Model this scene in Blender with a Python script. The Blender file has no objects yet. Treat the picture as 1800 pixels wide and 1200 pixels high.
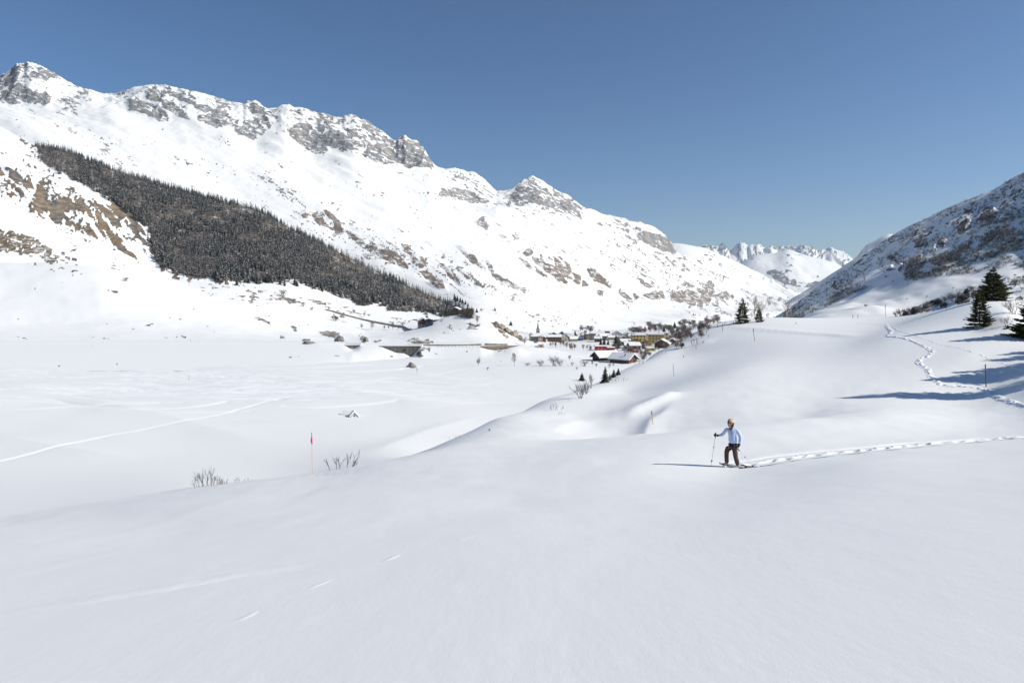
import bpy, bmesh, math, random
import numpy as np
from mathutils import Vector, Matrix

# ------------------------------------------------------------------ camera, sky, sun, exposure
scene = bpy.context.scene
COL = scene.collection
F = 1200.0          # focal length in photo pixels (24 mm on a 36 mm wide frame)
CU, HV = 900.0, 510.0   # column of the optical axis, row of the eye level
cam_d = bpy.data.cameras.new('camera'); cam = bpy.data.objects.new('camera', cam_d)
COL.objects.link(cam); scene.camera = cam
cam_d.sensor_width = 36.0; cam_d.lens = 24.0
cam.location = (0, 0, 0); cam.rotation_euler = (math.radians(90), 0, 0)
cam_d.shift_x = 0.0; cam_d.shift_y = -(600.0 - HV) / 1800.0
cam_d.clip_start = 0.1; cam_d.clip_end = 60000.0

SUN_EL = 33.0
SUN_AZ = -12.0       # degrees from +X towards -Y (behind the camera) when negative
a, e = math.radians(SUN_AZ), math.radians(SUN_EL); a_sun = a
SUN_DIR = Vector((math.cos(a) * math.cos(e), math.sin(a) * math.cos(e), math.sin(e)))
sun_d = bpy.data.lights.new('sun', 'SUN'); sun = bpy.data.objects.new('sun', sun_d)
COL.objects.link(sun)
sun_d.energy = 3.25; sun_d.angle = math.radians(0.53); sun_d.color = (1.0, 0.95, 0.885)
sun.rotation_euler = SUN_DIR.to_track_quat('Z', 'Y').to_euler()
sun.location = (50, -50, 60)

world = bpy.data.worlds.new('World'); scene.world = world; world.use_nodes = True
wn = world.node_tree.nodes; wl = world.node_tree.links
bg = wn['Background']
sky = wn.new('ShaderNodeTexSky'); sky.sky_type = 'NISHITA'; sky.sun_disc = False
sky.sun_elevation = e
sky.sun_rotation = math.radians(90.0) - a
sky.altitude = 1600.0; sky.air_density = 1.0; sky.dust_density = 0.9; sky.ozone_density = 4.0
hsv = wn.new('ShaderNodeHueSaturation'); hsv.inputs['Saturation'].default_value = 1.12; hsv.inputs['Hue'].default_value = 0.501
wl.new(sky.outputs[0], hsv.inputs['Color']); wl.new(hsv.outputs[0], bg.inputs['Color'])
bg.inputs['Strength'].default_value = 0.061

scene.view_settings.view_transform = 'Standard'
scene.view_settings.look = 'None'
scene.view_settings.gamma = 1.0
scene.view_settings.exposure = 0.72
scene.view_settings.use_curve_mapping = False
scene.render.engine = 'CYCLES'
scene.cycles.max_bounces = 6
scene.cycles.diffuse_bounces = 3
scene.cycles.transparent_max_bounces = 8

rnd = random.Random(11)

# ------------------------------------------------------------------ helpers
def _h(ix, iy, seed):
    n = (ix * 374761393 + iy * 668265263 + seed * 974634777) & 0xFFFFFFFF
    n = ((n ^ (n >> 13)) * 1274126177) & 0xFFFFFFFF
    n = n ^ (n >> 16)
    return (n & 0xFFFF) / 65535.0 * 2 - 1

def vn(x, y, seed=0):
    xi = np.floor(x); yi = np.floor(y)
    fx = x - xi; fy = y - yi
    xi = xi.astype(np.int64); yi = yi.astype(np.int64)
    fx = fx * fx * fx * (fx * (fx * 6 - 15) + 10); fy = fy * fy * fy * (fy * (fy * 6 - 15) + 10)
    a_ = _h(xi, yi, seed); b_ = _h(xi + 1, yi, seed); c_ = _h(xi, yi + 1, seed); d_ = _h(xi + 1, yi + 1, seed)
    return (a_ * (1 - fx) + b_ * fx) * (1 - fy) + (c_ * (1 - fx) + d_ * fx) * fy

def fbm(x, y, seed=0, o=5, gain=0.5, lac=2.03):
    r = 0.0; am = 1.0; tot = 0.0
    x = np.asarray(x, float); y = np.asarray(y, float)
    for k in range(o):
        r = r + am * vn(x, y, seed + k * 17); tot += am
        x, y = x * lac * .8 + y * lac * .6 + 13.7, -x * lac * .6 + y * lac * .8 + 7.1; am *= gain
    return r / tot

def ridged(x, y, seed=0, o=4):
    r = 0.0; am = 1.0; tot = 0
    x = np.asarray(x, float); y = np.asarray(y, float)
    for k in range(o):
        r = r + am * (1 - 2 * np.abs(vn(x, y, seed + k * 31))); tot += am
        x, y = x * 1.65 + y * 1.2 + 3.1, -x * 1.2 + y * 1.65 + 9.2; am *= .5
    return r / tot

def sstep(a_, b_, x):
    t = np.clip((x - a_) / (b_ - a_), 0, 1); return t * t * (3 - 2 * t)

def fast_mesh(name, V, Fc, smooth=True):
    """V (n,3) float array, Fc (m,k) int array, k = 3 or 4"""
    me = bpy.data.meshes.new(name)
    V = np.asarray(V, np.float32); Fc = np.asarray(Fc, np.int32)
    m, k = Fc.shape
    me.vertices.add(len(V)); me.vertices.foreach_set('co', V.ravel())
    me.loops.add(m * k); me.loops.foreach_set('vertex_index', Fc.ravel())
    me.polygons.add(m); me.polygons.foreach_set('loop_start', np.arange(0, m * k, k, dtype=np.int32))
    me.polygons.foreach_set('loop_total', np.full(m, k, np.int32))
    me.polygons.foreach_set('use_smooth', np.full(m, smooth))
    me.update(calc_edges=True); me.validate()
    return me

def link(name, me, mat=None, parent=None, loc=None):
    o = bpy.data.objects.new(name, me); COL.objects.link(o)
    if mat is not None:
        if isinstance(mat, (list, tuple)):
            for m in mat: me.materials.append(m)
        elif not me.materials: me.materials.append(mat)
    if parent: o.parent = parent
    if loc is not None: o.location = loc
    return o

def tag(o, label=None, cat=None, group=None, kind=None):
    if label: o['label'] = label
    if cat: o['category'] = cat
    if group: o['group'] = group
    if kind: o['kind'] = kind
    return o

def empty(name, loc, rz=0, label=None, cat=None, group=None, sc=1.0):
    o = bpy.data.objects.new(name, None); COL.objects.link(o)
    o.location = loc; o.rotation_euler = (0, 0, rz); o.empty_display_size = .3
    o.scale = (sc, sc, sc)
    return tag(o, label, cat, group)

def attr(me, name, arr):
    at = me.attributes.new(name, 'FLOAT', 'POINT'); at.data.foreach_set('value', np.asarray(arr, np.float32).ravel())

def mat_new(name):
    m = bpy.data.materials.new(name); m.use_nodes = True
    nt = m.node_tree; b = nt.nodes['Principled BSDF']
    return m, nt, b

def simple(name, col, rough=.8, noise=0.0, scale=5.0, metal=0.0, spec=.3):
    m, nt, b = mat_new(name)
    b.inputs['Roughness'].default_value = rough; b.inputs['Metallic'].default_value = metal
    b.inputs['Specular IOR Level'].default_value = spec
    b.inputs['Base Color'].default_value = (*col, 1)
    if noise:
        tc = nt.nodes.new('ShaderNodeTexCoord'); n = nt.nodes.new('ShaderNodeTexNoise')
        n.inputs['Scale'].default_value = scale; n.inputs['Detail'].default_value = 5
        r = nt.nodes.new('ShaderNodeMapRange'); r.inputs['To Min'].default_value = 1 - noise; r.inputs['To Max'].default_value = 1 + noise
        r.inputs['From Min'].default_value = .3; r.inputs['From Max'].default_value = .7
        mx = nt.nodes.new('ShaderNodeMix'); mx.data_type = 'RGBA'; mx.blend_type = 'MULTIPLY'; mx.inputs[0].default_value = 1
        mx.inputs[6].default_value = (*col, 1)
        nt.links.new(tc.outputs['Object'], n.inputs['Vector']); nt.links.new(n.outputs['Fac'], r.inputs['Value'])
        cc = nt.nodes.new('ShaderNodeCombineColor')
        for i in range(3): nt.links.new(r.outputs[0], cc.inputs[i])
        nt.links.new(cc.outputs[0], mx.inputs[7]); nt.links.new(mx.outputs[2], b.inputs['Base Color'])
    return m

SNOW = (0.855, 0.858, 0.825)

def snow_near_mat():
    m, nt, b = mat_new('fresh_snow')
    N = nt.nodes.new; L = nt.links.new
    at = N('ShaderNodeAttribute'); at.attribute_name = 'track'   # snow churned by skis and feet painted whiter, for light its relief would catch
    mx = N('ShaderNodeMix'); mx.data_type = 'RGBA'; mx.inputs[6].default_value = (*SNOW, 1); mx.inputs[7].default_value = (.95, .95, .94, 1)
    L(at.outputs['Fac'], mx.inputs[0]); L(mx.outputs[2], b.inputs['Base Color'])
    b.inputs['Roughness'].default_value = .62; b.inputs['Specular IOR Level'].default_value = .25
    geo = N('ShaderNodeNewGeometry')
    mp = N('ShaderNodeMapping'); mp.inputs['Rotation'].default_value = (0, 0, .9); mp.inputs['Scale'].default_value = (1, .3, 1)
    n1 = N('ShaderNodeTexNoise'); n1.inputs['Scale'].default_value = 9; n1.inputs['Detail'].default_value = 6; n1.inputs['Roughness'].default_value = .62
    n2 = N('ShaderNodeTexNoise'); n2.inputs['Scale'].default_value = 75; n2.inputs['Detail'].default_value = 3
    n3 = N('ShaderNodeTexNoise'); n3.inputs['Scale'].default_value = .9; n3.inputs['Detail'].default_value = 4
    L(geo.outputs['Position'], mp.inputs['Vector'])
    L(mp.outputs[0], n1.inputs['Vector']); L(geo.outputs['Position'], n2.inputs['Vector']); L(mp.outputs[0], n3.inputs['Vector'])
    b1 = N('ShaderNodeBump'); b1.inputs['Strength'].default_value = .5; b1.inputs['Distance'].default_value = .006
    b2 = N('ShaderNodeBump'); b2.inputs['Strength'].default_value = .5; b2.inputs['Distance'].default_value = .0022
    b3 = N('ShaderNodeBump'); b3.inputs['Strength'].default_value = .6; b3.inputs['Distance'].default_value = .03
    L(n3.outputs['Fac'], b3.inputs['Height']); L(b3.outputs[0], b1.inputs['Normal'])
    L(n1.outputs['Fac'], b1.inputs['Height']); L(b1.outputs[0], b2.inputs['Normal']); L(n2.outputs['Fac'], b2.inputs['Height'])
    L(b2.outputs[0], b.inputs['Normal'])
    # the odd ice crystal that flashes in the sun: tiny glossy specks
    vo = N('ShaderNodeTexVoronoi'); vo.inputs['Scale'].default_value = 9.0
    L(geo.outputs['Position'], vo.inputs['Vector'])
    lt = N('ShaderNodeMath'); lt.operation = 'LESS_THAN'; lt.inputs[1].default_value = .035
    L(vo.outputs['Distance'], lt.inputs[0])
    mr = N('ShaderNodeMapRange'); mr.inputs['To Min'].default_value = .62; mr.inputs['To Max'].default_value = .12
    L(lt.outputs[0], mr.inputs['Value']); L(mr.outputs[0], b.inputs['Roughness'])
    return m

def mountain_mat(name, rock_col, rock_col2, strata=0.02, warm=(.23, .165, .10), warm2=(.13, .095, .065), snowcatch=.5, sc=1.0):
    """snow, with rock where the terrain's 'rock' attribute says so and warm earth by its 'earth' attribute"""
    m, nt, b = mat_new(name)
    N = nt.nodes.new; L = nt.links.new
    b.inputs['Roughness'].default_value = .8; b.inputs['Specular IOR Level'].default_value = .2
    geo = N('ShaderNodeNewGeometry')
    ar = N('ShaderNodeAttribute'); ar.attribute_name = 'rock'
    ae = N('ShaderNodeAttribute'); ae.attribute_name = 'earth'
    def noise(scale, detail=6, vec=None, rough=.6):
        n = N('ShaderNodeTexNoise'); n.inputs['Scale'].default_value = scale; n.inputs['Detail'].default_value = detail
        n.inputs['Roughness'].default_value = rough
        L(vec or geo.outputs['Position'], n.inputs['Vector']); return n.outputs['Fac']
    mp = N('ShaderNodeMapping'); mp.inputs['Scale'].default_value = (1, 1, .35); mp.inputs['Rotation'].default_value = (.25, .2, 0)
    L(geo.outputs['Position'], mp.inputs['Vector'])
    nA = noise(.030 * sc, 8, mp.outputs[0], .7)
    nB = noise(.012 * sc, 6)
    mps = N('ShaderNodeMapping'); mps.inputs['Scale'].default_value = (.5, .5, 1.3); mps.inputs['Rotation'].default_value = (-.3, .25, 0)
    L(geo.outputs['Position'], mps.inputs['Vector'])
    nS = noise(.05 * sc, 7, mps.outputs[0], .7)
    def ramp(inp, lo, hi, a0=0., a1=1.):
        r = N('ShaderNodeMapRange'); r.inputs['From Min'].default_value = lo; r.inputs['From Max'].default_value = hi
        r.inputs['To Min'].default_value = a0; r.inputs['To Max'].default_value = a1; L(inp, r.inputs['Value']); return r.outputs[0]
    def mix(f, c1, c2):
        x = N('ShaderNodeMix'); x.data_type = 'RGBA'
        if isinstance(f, float): x.inputs[0].default_value = f
        else: L(f, x.inputs[0])
        for i, c in ((6, c1), (7, c2)):
            if isinstance(c, tuple): x.inputs[i].default_value = (*c, 1)
            else: L(c, x.inputs[i])
        return x.outputs[2]
    def math_(op, p, q):
        x = N('ShaderNodeMath'); x.operation = op
        for i, c in ((0, p), (1, q)):
            if isinstance(c, (int, float)): x.inputs[i].default_value = c
            else: L(c, x.inputs[i])
        return x.outputs[0]
    rockc = mix(ramp(nA, .42, .60), rock_col, rock_col2)
    rockc = mix(ramp(nB, .5, .72), rockc, (rock_col[0] * 1.15, rock_col[1] * 1.02, rock_col[2] * .85))
    earthc = mix(ramp(nA, .38, .62), warm, warm2)
    rockc = mix(ae.outputs['Fac'], rockc, earthc)
    # ledges that hold snow
    sepn = N('ShaderNodeSeparateXYZ'); L(geo.outputs['Normal'], sepn.inputs[0])
    led = math_('ADD', math_('MULTIPLY', nS, 1.4), math_('MULTIPLY', sepn.outputs[2], .35))
    ledf = ramp(led, 1.02, 1.10, 0, snowcatch)
    rockc = mix(ledf, rockc, SNOW)
    f = math_('ADD', ar.outputs['Fac'], math_('MULTIPLY', math_('SUBTRACT', nA, .5), .8))
    fac = ramp(f, .42, .58)
    c = mix(fac, SNOW, rockc)
    L(c, b.inputs['Base Color'])
    bp = N('ShaderNodeBump'); bp.inputs['Strength'].default_value = .8; bp.inputs['Distance'].default_value = 12.0 / sc
    L(math_('MULTIPLY', fac, nA), bp.inputs['Height'])
    L(bp.outputs[0], b.inputs['Normal'])
    return m

# ------------------------------------------------------------------ terrain sheets (fans of columns seen from the valley head)
SHEETS = {}

def pchip_rows(R, Y, r):
    """R (n,) knots, Y (n,c) values, r (m,) -> (m,c) monotone cubic"""
    h = np.diff(R)[:, None]; dlt = np.diff(Y, axis=0) / h
    M = np.zeros_like(Y); M[0] = dlt[0]; M[-1] = dlt[-1]
    for i in range(1, len(R) - 1):
        p, q = dlt[i - 1], dlt[i]
        w1 = 2 * h[i] + h[i - 1]; w2 = h[i] + 2 * h[i - 1]
        with np.errstate(divide='ignore', invalid='ignore'):
            hm = (w1 + w2) / (w1 / p + w2 / q)
        M[i] = np.where(p * q > 0, hm, 0.0)
    M = np.nan_to_num(M)
    k = np.clip(np.searchsorted(R, r, side='right') - 1, 0, len(R) - 2)
    hh = h[k]; t = ((r - R[k])[:, None]) / hh
    return ((2 * t**3 - 3 * t**2 + 1) * Y[k] + (t**3 - 2 * t**2 + t) * hh * M[k]
            + (-2 * t**3 + 3 * t**2) * Y[k + 1] + (t**3 - t**2) * hh * M[k + 1])

def line_interp(pts, U, smooth=0):
    pts = sorted(pts); u = np.array([p[0] for p in pts], float)
    v = np.interp(U, u, [p[1] for p in pts]); d = np.interp(U, u, [math.log(p[2]) for p in pts])
    # soften the corners of the distance (never of a skyline)
    k = np.exp(-0.5 * (np.arange(-30, 31) / 12.0)**2); k /= k.sum()
    d = np.convolve(np.pad(d, 30, mode='edge'), k, 'valid')
    if smooth:
        k = np.exp(-0.5 * (np.arange(-30, 31) / float(smooth))**2); k /= k.sum()
        v = np.convolve(np.pad(v, 30, mode='edge'), k, 'valid')
    return v, d

def sheet(name, U, lines, segs, mat, relief=None, masks=None, kind='structure', cap=None):
    """lines: from near to far, each ([(u, v, dist)...], smooth)."""
    U = np.asarray(U, float); S = (U - CU) / F
    Vs, Ds = [], []
    for pts, sm in lines:
        v, d = line_interp(pts, U, sm); Vs.append(v); Ds.append(d)
    Vs = np.array(Vs); Ds = np.array(Ds)
    R = np.arange(len(lines), dtype=float)
    r = np.concatenate([np.linspace(i, i + 1, n, endpoint=False) for i, n in enumerate(segs)] + [[R[-1]]])
    D = np.exp(pchip_rows(R, Ds, r))
    D = np.maximum.accumulate(D, axis=0)
    # height interpolated as the tangent of elevation
    T = (HV - pchip_rows(R, Vs, r)) / F
    X = S[None, :] * D; Z = T * D
    rr = np.repeat(r[:, None], len(U), 1)
    UU = np.repeat(U[None, :], len(r), 0)
    if relief is not None: Z = Z + relief(X, D, Z, UU, HV - F * Z / D, rr)
    return finish_sheet(name, U, D, Z, mat, masks, kind, rr)

def finish_sheet(name, U, D, Z, mat, masks=None, kind='structure', rr=None):
    S = (U - CU) / F; nr, nc = D.shape
    X = S[None, :] * D
    SHEETS[name] = dict(U=np.asarray(U, float), D=D, T=Z / D)
    V = np.stack([X, D, Z], -1).reshape(-1, 3)
    i = np.arange(nr - 1)[:, None] * nc + np.arange(nc - 1)[None, :]
    Fc = np.stack([i, i + 1, i + 1 + nc, i + nc], -1).reshape(-1, 4)
    me = fast_mesh(name, V, Fc)
    if masks is not None:
        UU = np.repeat(U[None, :], nr, 0); VV = HV - F * Z / D
        for k, a_ in masks(UU, VV, X, D, Z, rr).items(): attr(me, k, a_)
    o = link(name, me, mat); tag(o, kind=kind)
    return o

def colrow(sh, u):
    U = sh['U']; c = np.clip(np.searchsorted(U, u) - 1, 0, len(U) - 2); f = (u - U[c]) / (U[c + 1] - U[c])
    f = min(max(f, 0), 1)
    return sh['D'][:, c] * (1 - f) + sh['D'][:, c + 1] * f, sh['T'][:, c] * (1 - f) + sh['T'][:, c + 1] * f

def hit(u, v, only=None, dmin=0.0):
    """the first ground met by the sight line through photo point (u, v); a little lower when it passes just over a crest"""
    for k in range(8):
        p = hit1(u, v + 2 * k, only, dmin)
        if p is not None: return p
    return None

def hit1(u, v, only=None, dmin=0.0):
    t = (HV - v) / F; best = None
    for n, sh in SHEETS.items():
        if only and n not in only: continue
        if u < sh['U'][0] or u > sh['U'][-1]: continue
        D, T = colrow(sh, u)
        k = np.nonzero((T[1:] >= t) & (T[:-1] < t) & (D[1:] > dmin))[0]
        if len(k) == 0: continue
        k = k[0]; w = (t - T[k]) / (T[k + 1] - T[k]); d = D[k] * (1 - w) + D[k + 1] * w
        if best is None or d < best[0]: best = (d, n)
    if best is None: return None
    d = best[0]; return Vector(((u - CU) / F * d, d, t * d))

def ground(x, y, only):
    u = CU + F * x / y; z = -1e9
    for n in only:
        D, T = colrow(SHEETS[n], u)
        if D[0] <= y <= D[-1]: z = max(z, float(np.interp(y, D, T * D)))
    return z

def gpoint(u, d, only):
    x = (u - CU) / F * d; return Vector((x, d, ground(x, d, only)))
# ------------------------------------------------------------------ the snowfield: near slope, knoll and valley floor
def near_points():
    P = []
    def z(u, d, z_): P.append((u, d, z_))
    def v(u, v_, d): P.append((u, d, (HV - v_) / F * d))
    for u in (-900, -300, 300, 900, 1500, 2100, 2700):
        s = (u - CU) / F
        for d in (0.8, 3, 7, 13, 20):
            z(u, d, -1.65 + d * (-.2215 + .10 * s))
    for p in ((-600, 950, 48), (0, 908, 45), (165, 884, 44), (330, 857, 42), (440, 844, 40), (550, 831, 38), (620, 819, 38), (750, 800, 38), (900, 783, 38),
              (1070, 769, 38), (1200, 756, 36), (1300, 745, 36), (1400, 737, 37), (1550, 727, 41), (1800, 715, 45),
              (1290, 820, 24), (1122, 809, 25.6), (1200, 813, 24.8), (0, 933, 27), (0, 918, 35), (165, 907, 29), (330, 889, 27), (330, 866, 34), (550, 859, 28), (1500, 795, 25), (1800, 767, 27), (900, 850, 23),
              (1733, 680, 60), (1655, 675, 62), (1460, 700, 58), (1185, 690, 68), (1150, 742, 55), (1080, 777, 45),
              (1200, 768, 43), (1300, 753, 44), (1300, 730, 52), (1300, 650, 80), (1400, 640, 82), (1400, 600, 113), (1500, 645, 75),
              (1500, 602, 99), (1560, 594, 93), (1600, 622, 78), (1560, 573, 125), (1722, 576, 90), (1700, 620, 74), (1800, 640, 66),
              (1200, 620, 130), (1100, 690, 85), (1200, 650, 100), (1400, 737, 48), (1460, 720, 51)):
        v(*p)
    cols = {
        -600: [(60, -24), (80, -29), (110, -34), (150, -39), (200, -43), (260, -44), (330, -45), (520, -44)],
        0: [(60, -21.2), (80, -26.3), (110, -32), (150, -38), (200, -43), (260, -44), (330, -45), (420, -45.5), (540, -46)],
        330: [(55, -17), (80, -23.8), (100, -28), (150, -37), (200, -42.8), (260, -44), (330, -45), (420, -45.5), (540, -46)],
        550: [(50, -14.6), (70, -20), (90, -25), (110, -29), (150, -36), (200, -42), (260, -44), (420, -45.5), (540, -47)],
        700: [(50, -12.6), (65, -16), (80, -20), (110, -27), (150, -35), (200, -42), (260, -44.5), (330, -45), (540, -50)],
        800: [(55, -11.9), (65, -14.6), (85, -21), (120, -30), (160, -38), (200, -42.5), (260, -44.5), (540, -52)],
        870: [(62, -11.7), (75, -15.3), (100, -24), (150, -36), (200, -43), (260, -45), (436, -47), (540, -53)],
        950: [(50, -10.4), (80, -13.1), (100, -20.5), (140, -32), (190, -42), (260, -45), (436, -47), (540, -54)],
        1000: [(60, -11.3), (95, -14.6), (120, -23), (160, -35), (210, -43), (300, -45.5), (436, -47), (540, -54)],
        1060: [(110, -14.5), (135, -22), (190, -38), (250, -44), (350, -46), (480, -50), (540, -52)],
        1100: [(122, -14.2), (150, -22), (210, -39), (280, -45), (480, -50), (540, -52)],
        1150: [(142, -13.25), (175, -22), (250, -41), (350, -47), (480, -50), (540, -52)],
        1200: [(165, -12.1), (200, -20), (280, -39), (400, -48), (540, -53)],
        1250: [(185, -10.6), (225, -18), (300, -38), (540, -54)],
        1300: [(200, -9.7), (245, -16), (320, -34), (540, -55)],
        1400: [(205, -8.9), (255, -13.5), (340, -30), (540, -55)],
        1500: [(190, -7.6), (240, -11.5), (340, -26), (540, -50)],
        1600: [(150, -5.6), (170, -6.1), (215, -9.5), (300, -20), (540, -45)],
        1700: [(110, -2.6), (125, -2.3), (160, -3.8), (220, -9), (540, -40)],
        1770: [(95, -3.2), (120, -1.6), (160, -3), (220, -8), (540, -38)],
        1830: [(50, -7.2), (95, -4.7), (130, -3.0), (200, -5), (540, -35)],
        2200: [(30, -4.2), (45, -4.6), (60, -4.2), (100, -2), (150, 0), (260, -2), (540, -20)],
        2700: [(40, -2), (100, 2), (540, -10)],
    }
    for u, L_ in cols.items():
        for d, z_ in L_: z(u, d, z_)
    return P

def tps(P, A, lam=1e-4):
    p = np.array([[(u - CU) / F * 2.2, math.log(d)] for u, d, z in P]); w = np.array([(z + 1.65) / d for u, d, z in P])
    n = len(p)
    def K(q, p):
        r2 = ((q[:, None, :] - p[None, :, :])**2).sum(-1) + 1e-12
        return .5 * r2 * np.log(r2)
    M = np.zeros((n + 3, n + 3)); M[:n, :n] = K(p, p) + lam * np.eye(n)
    Q = np.hstack([np.ones((n, 1)), p]); M[:n, n:] = Q; M[n:, :n] = Q.T
    c = np.linalg.solve(M, np.concatenate([w, np.zeros(3)]))
    out = np.empty(len(A))
    for i in range(0, len(A), 20000):
        q = A[i:i + 20000]; out[i:i + 20000] = K(q, p) @ c[:n] + c[n] + q @ c[n + 1:]
    return out

def seg_dist(X, Y, pts):
    """distance to a polyline, the signed side and the parameter along it"""
    best = np.full(X.shape, 1e9); side = np.zeros(X.shape); par = np.zeros(X.shape); L0 = 0
    tot = sum((Vector(q[:2]) - Vector(p[:2])).length for p, q in zip(pts, pts[1:]))
    for p, q in zip(pts, pts[1:]):
        dx, dy = q[0] - p[0], q[1] - p[1]; l2 = dx * dx + dy * dy; l = math.sqrt(l2)
        t = np.clip(((X - p[0]) * dx + (Y - p[1]) * dy) / l2, 0, 1)
        ex, ey = X - (p[0] + t * dx), Y - (p[1] + t * dy); dd = np.hypot(ex, ey)
        m = dd < best
        best = np.where(m, dd, best); side = np.where(m, np.sign(dx * ey - dy * ex), side); par = np.where(m, (L0 + t * l) / tot, par)
        L0 += l
    return best, side, par

def spline(pts, n=8):
    out = []
    P_ = [pts[0]] + list(pts) + [pts[-1]]
    for i in range(1, len(P_) - 2):
        for k in range(n):
            t = k / n; a_, b_, c_, d_ = [np.array(q, float) for q in P_[i - 1:i + 3]]
            out.append(tuple(.5 * ((2 * b_) + (-a_ + c_) * t + (2 * a_ - 5 * b_ + 4 * c_ - d_) * t**2 + (-a_ + 3 * b_ - 3 * c_ + d_) * t**3)))
    out.append(tuple(pts[-1])); return out

NU = np.unique(np.concatenate([np.linspace(-900, -30, 60), np.arange(-30, 1831, 3.4), np.linspace(1830, 2900, 70)]))
ND = np.exp(np.concatenate([np.arange(math.log(.7), math.log(150), .0145), np.arange(math.log(150), math.log(540), 0.0056)]))
Sg = (NU - CU) / F
GX, GY = np.meshgrid(Sg, ND)
A_ = np.stack([GX.ravel() * 2.2, np.log(GY.ravel())], -1)
W = tps(near_points(), A_).reshape(GX.shape)
NZ = W * GY - 1.65
NX = GX * GY
SHEETS['snowfield'] = dict(U=NU, D=GY, T=NZ / GY)

def pxy(u, v):
    h = hit(u, v, ('snowfield',)); return (h.x, h.y)

# wind drifts and cornices, in plan: (photo points on the snow, height m, width of the two flanks m)
DR = []
def drift(pts, h, wl_, wr_, taper=.5):
    q = []
    for u, v in pts:
        p = hit(u, v, ('snowfield',))
        if p is not None: q.append((p.x, p.y))
    if len(q) > 1: DR.append((spline(q, 5), h, wl_, wr_, taper))
drift([(1192, 688), (1170, 702), (1140, 716), (1112, 728), (1092, 740)], .62, 1.0, 2.2)
drift([(1190, 700), (1165, 730), (1140, 752), (1120, 766)], .36, 1.6, .8)
drift([(1030, 735), (990, 750), (960, 765)], .2, 1.5, 2.5)
drift([(1280, 572), (1300, 577), (1340, 580), (1400, 585), (1470, 590), (1520, 592)], .4, 1.8, .8, .5)
drift([(1180, 612), (1220, 605), (1260, 600)], .35, 2.5, 1.5)
drift([(640, 800), (720, 770), (800, 745), (860, 730)], .6, 5, 9)
drift([(20, 690), (140, 700), (300, 735), (430, 770), (560, 790)], .8, 9, 16)
drift([(-40, 760), (120, 790), (260, 810)], .6, 6, 12)
drift([(560, 672), (700, 700), (860, 712)], .7, 7, 12)
drift([(700, 650), (820, 672), (960, 676)], .6, 6, 12)
drift([(600, 845), (700, 822), (800, 790), (880, 765)], .25, 3, 5)
drift([(1735, 560), (1765, 566), (1800, 580), (1830, 595)], .8, 1.2, 3)
dz = np.zeros_like(NZ)
for q, h, wl_, wr_, tp in DR:
    dd, sd, pr = seg_dist(NX, GY, q)
    w = np.where(sd > 0, wl_, wr_)
    env = sstep(0, tp * .6, pr) * sstep(0, tp * .6, 1 - pr)
    dz += h * env * np.exp(-(dd / w)**1.35)
# ski tracks scored into the valley floor, ploughed path, scooped hollows
TR = []
def track(pts, h, w):
    q = []
    for u, v in pts:
        p = hit(u, v, ('snowfield',))
        if p is not None: q.append((p.x, p.y))
    if len(q) > 1: TR.append((spline(q, 6), h, w))
track([(-60, 823), (0, 811), (60, 798), (130, 780), (200, 765), (280, 752), (345, 739), (400, 726), (440, 714), (480, 702), (510, 697)], -.16, .5)
track([(-60, 700), (0, 702), (80, 705), (150, 713), (220, 719), (290, 720), (350, 714), (400, 704)], -.22, .8)
track([(-60, 716), (0, 718), (60, 719), (130, 715), (200, 712), (280, 707)], -.2, .8)
track([(40, 697), (90, 701), (130, 710), (180, 716), (250, 722), (320, 726), (400, 724), (440, 723)], -.2, .8)
track([(120, 690), (180, 702), (240, 708), (320, 706)], -.2, .8)
track([(500, 713), (560, 716), (640, 712), (700, 706)], -.2, .8)
track([(0, 637), (60, 642), (140, 640), (230, 634), (330, 630), (420, 627)], -.3, .9)
track([(210, 616), (260, 626), (330, 634), (400, 641), (450, 646)], -.3, .9)
track([(480, 648), (560, 651), (620, 653), (690, 650), (720, 646), (745, 642)], -.3, .9)
track([(660, 670), (700, 665), (760, 660), (820, 648), (860, 641)], -.2, .5)
rt = random.Random(5)
for k in range(76):
    v0 = rt.uniform(648, 690); u0 = rt.uniform(-80, 380); L_ = rt.uniform(260, 620); sl = rt.uniform(.0, .045)
    ph = rt.uniform(0, 6); am = rt.uniform(.8, 3.5); wv = rt.uniform(120, 300)
    track([(u0 + L_ * j / 6., v0 + L_ * j / 6. * sl + am * math.sin(ph + L_ * j / 6. / wv * 6.28)) for j in range(7)], rt.uniform(-.24, -.08), rt.uniform(.4, .9))
for k in range(14):
    v0 = rt.uniform(612, 646); u0 = rt.uniform(-80, 420); L_ = rt.uniform(150, 320)
    ph = rt.uniform(0, 6)
    track([(u0 + L_ * j / 5., v0 + 4 * math.sin(ph + j * .9) + L_ * j / 5. * rt.uniform(.0, .012)) for j in range(6)], -.28, .7)
TRK0 = np.zeros_like(NZ)
sub = slice(int(np.nonzero(ND > 85)[0][0]), None)
for q, h, w in TR:
    xs = [p[0] for p in q]; ys = [p[1] for p in q]
    m0 = (NX[sub] > min(xs) - 4) & (NX[sub] < max(xs) + 4) & (GY[sub] > min(ys) - 4) & (GY[sub] < max(ys) + 4)
    idx = np.nonzero(m0)
    dd, sd, pr = seg_dist(NX[sub][idx], GY[sub][idx], q[::2] + [q[-1]])
    TRK0[sub][idx] = np.maximum(TRK0[sub][idx], min(1.0, abs(h) / .25) * np.exp(-(dd / (1.25 * w))**2))  # whiteness along the ski tracks, imitating light on their relief
    sel = dz[sub]; sel[idx] += 1.9 * h * np.exp(-(dd / (1.5 * w))**2)
NZ += dz
TRK = TRK0
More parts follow.
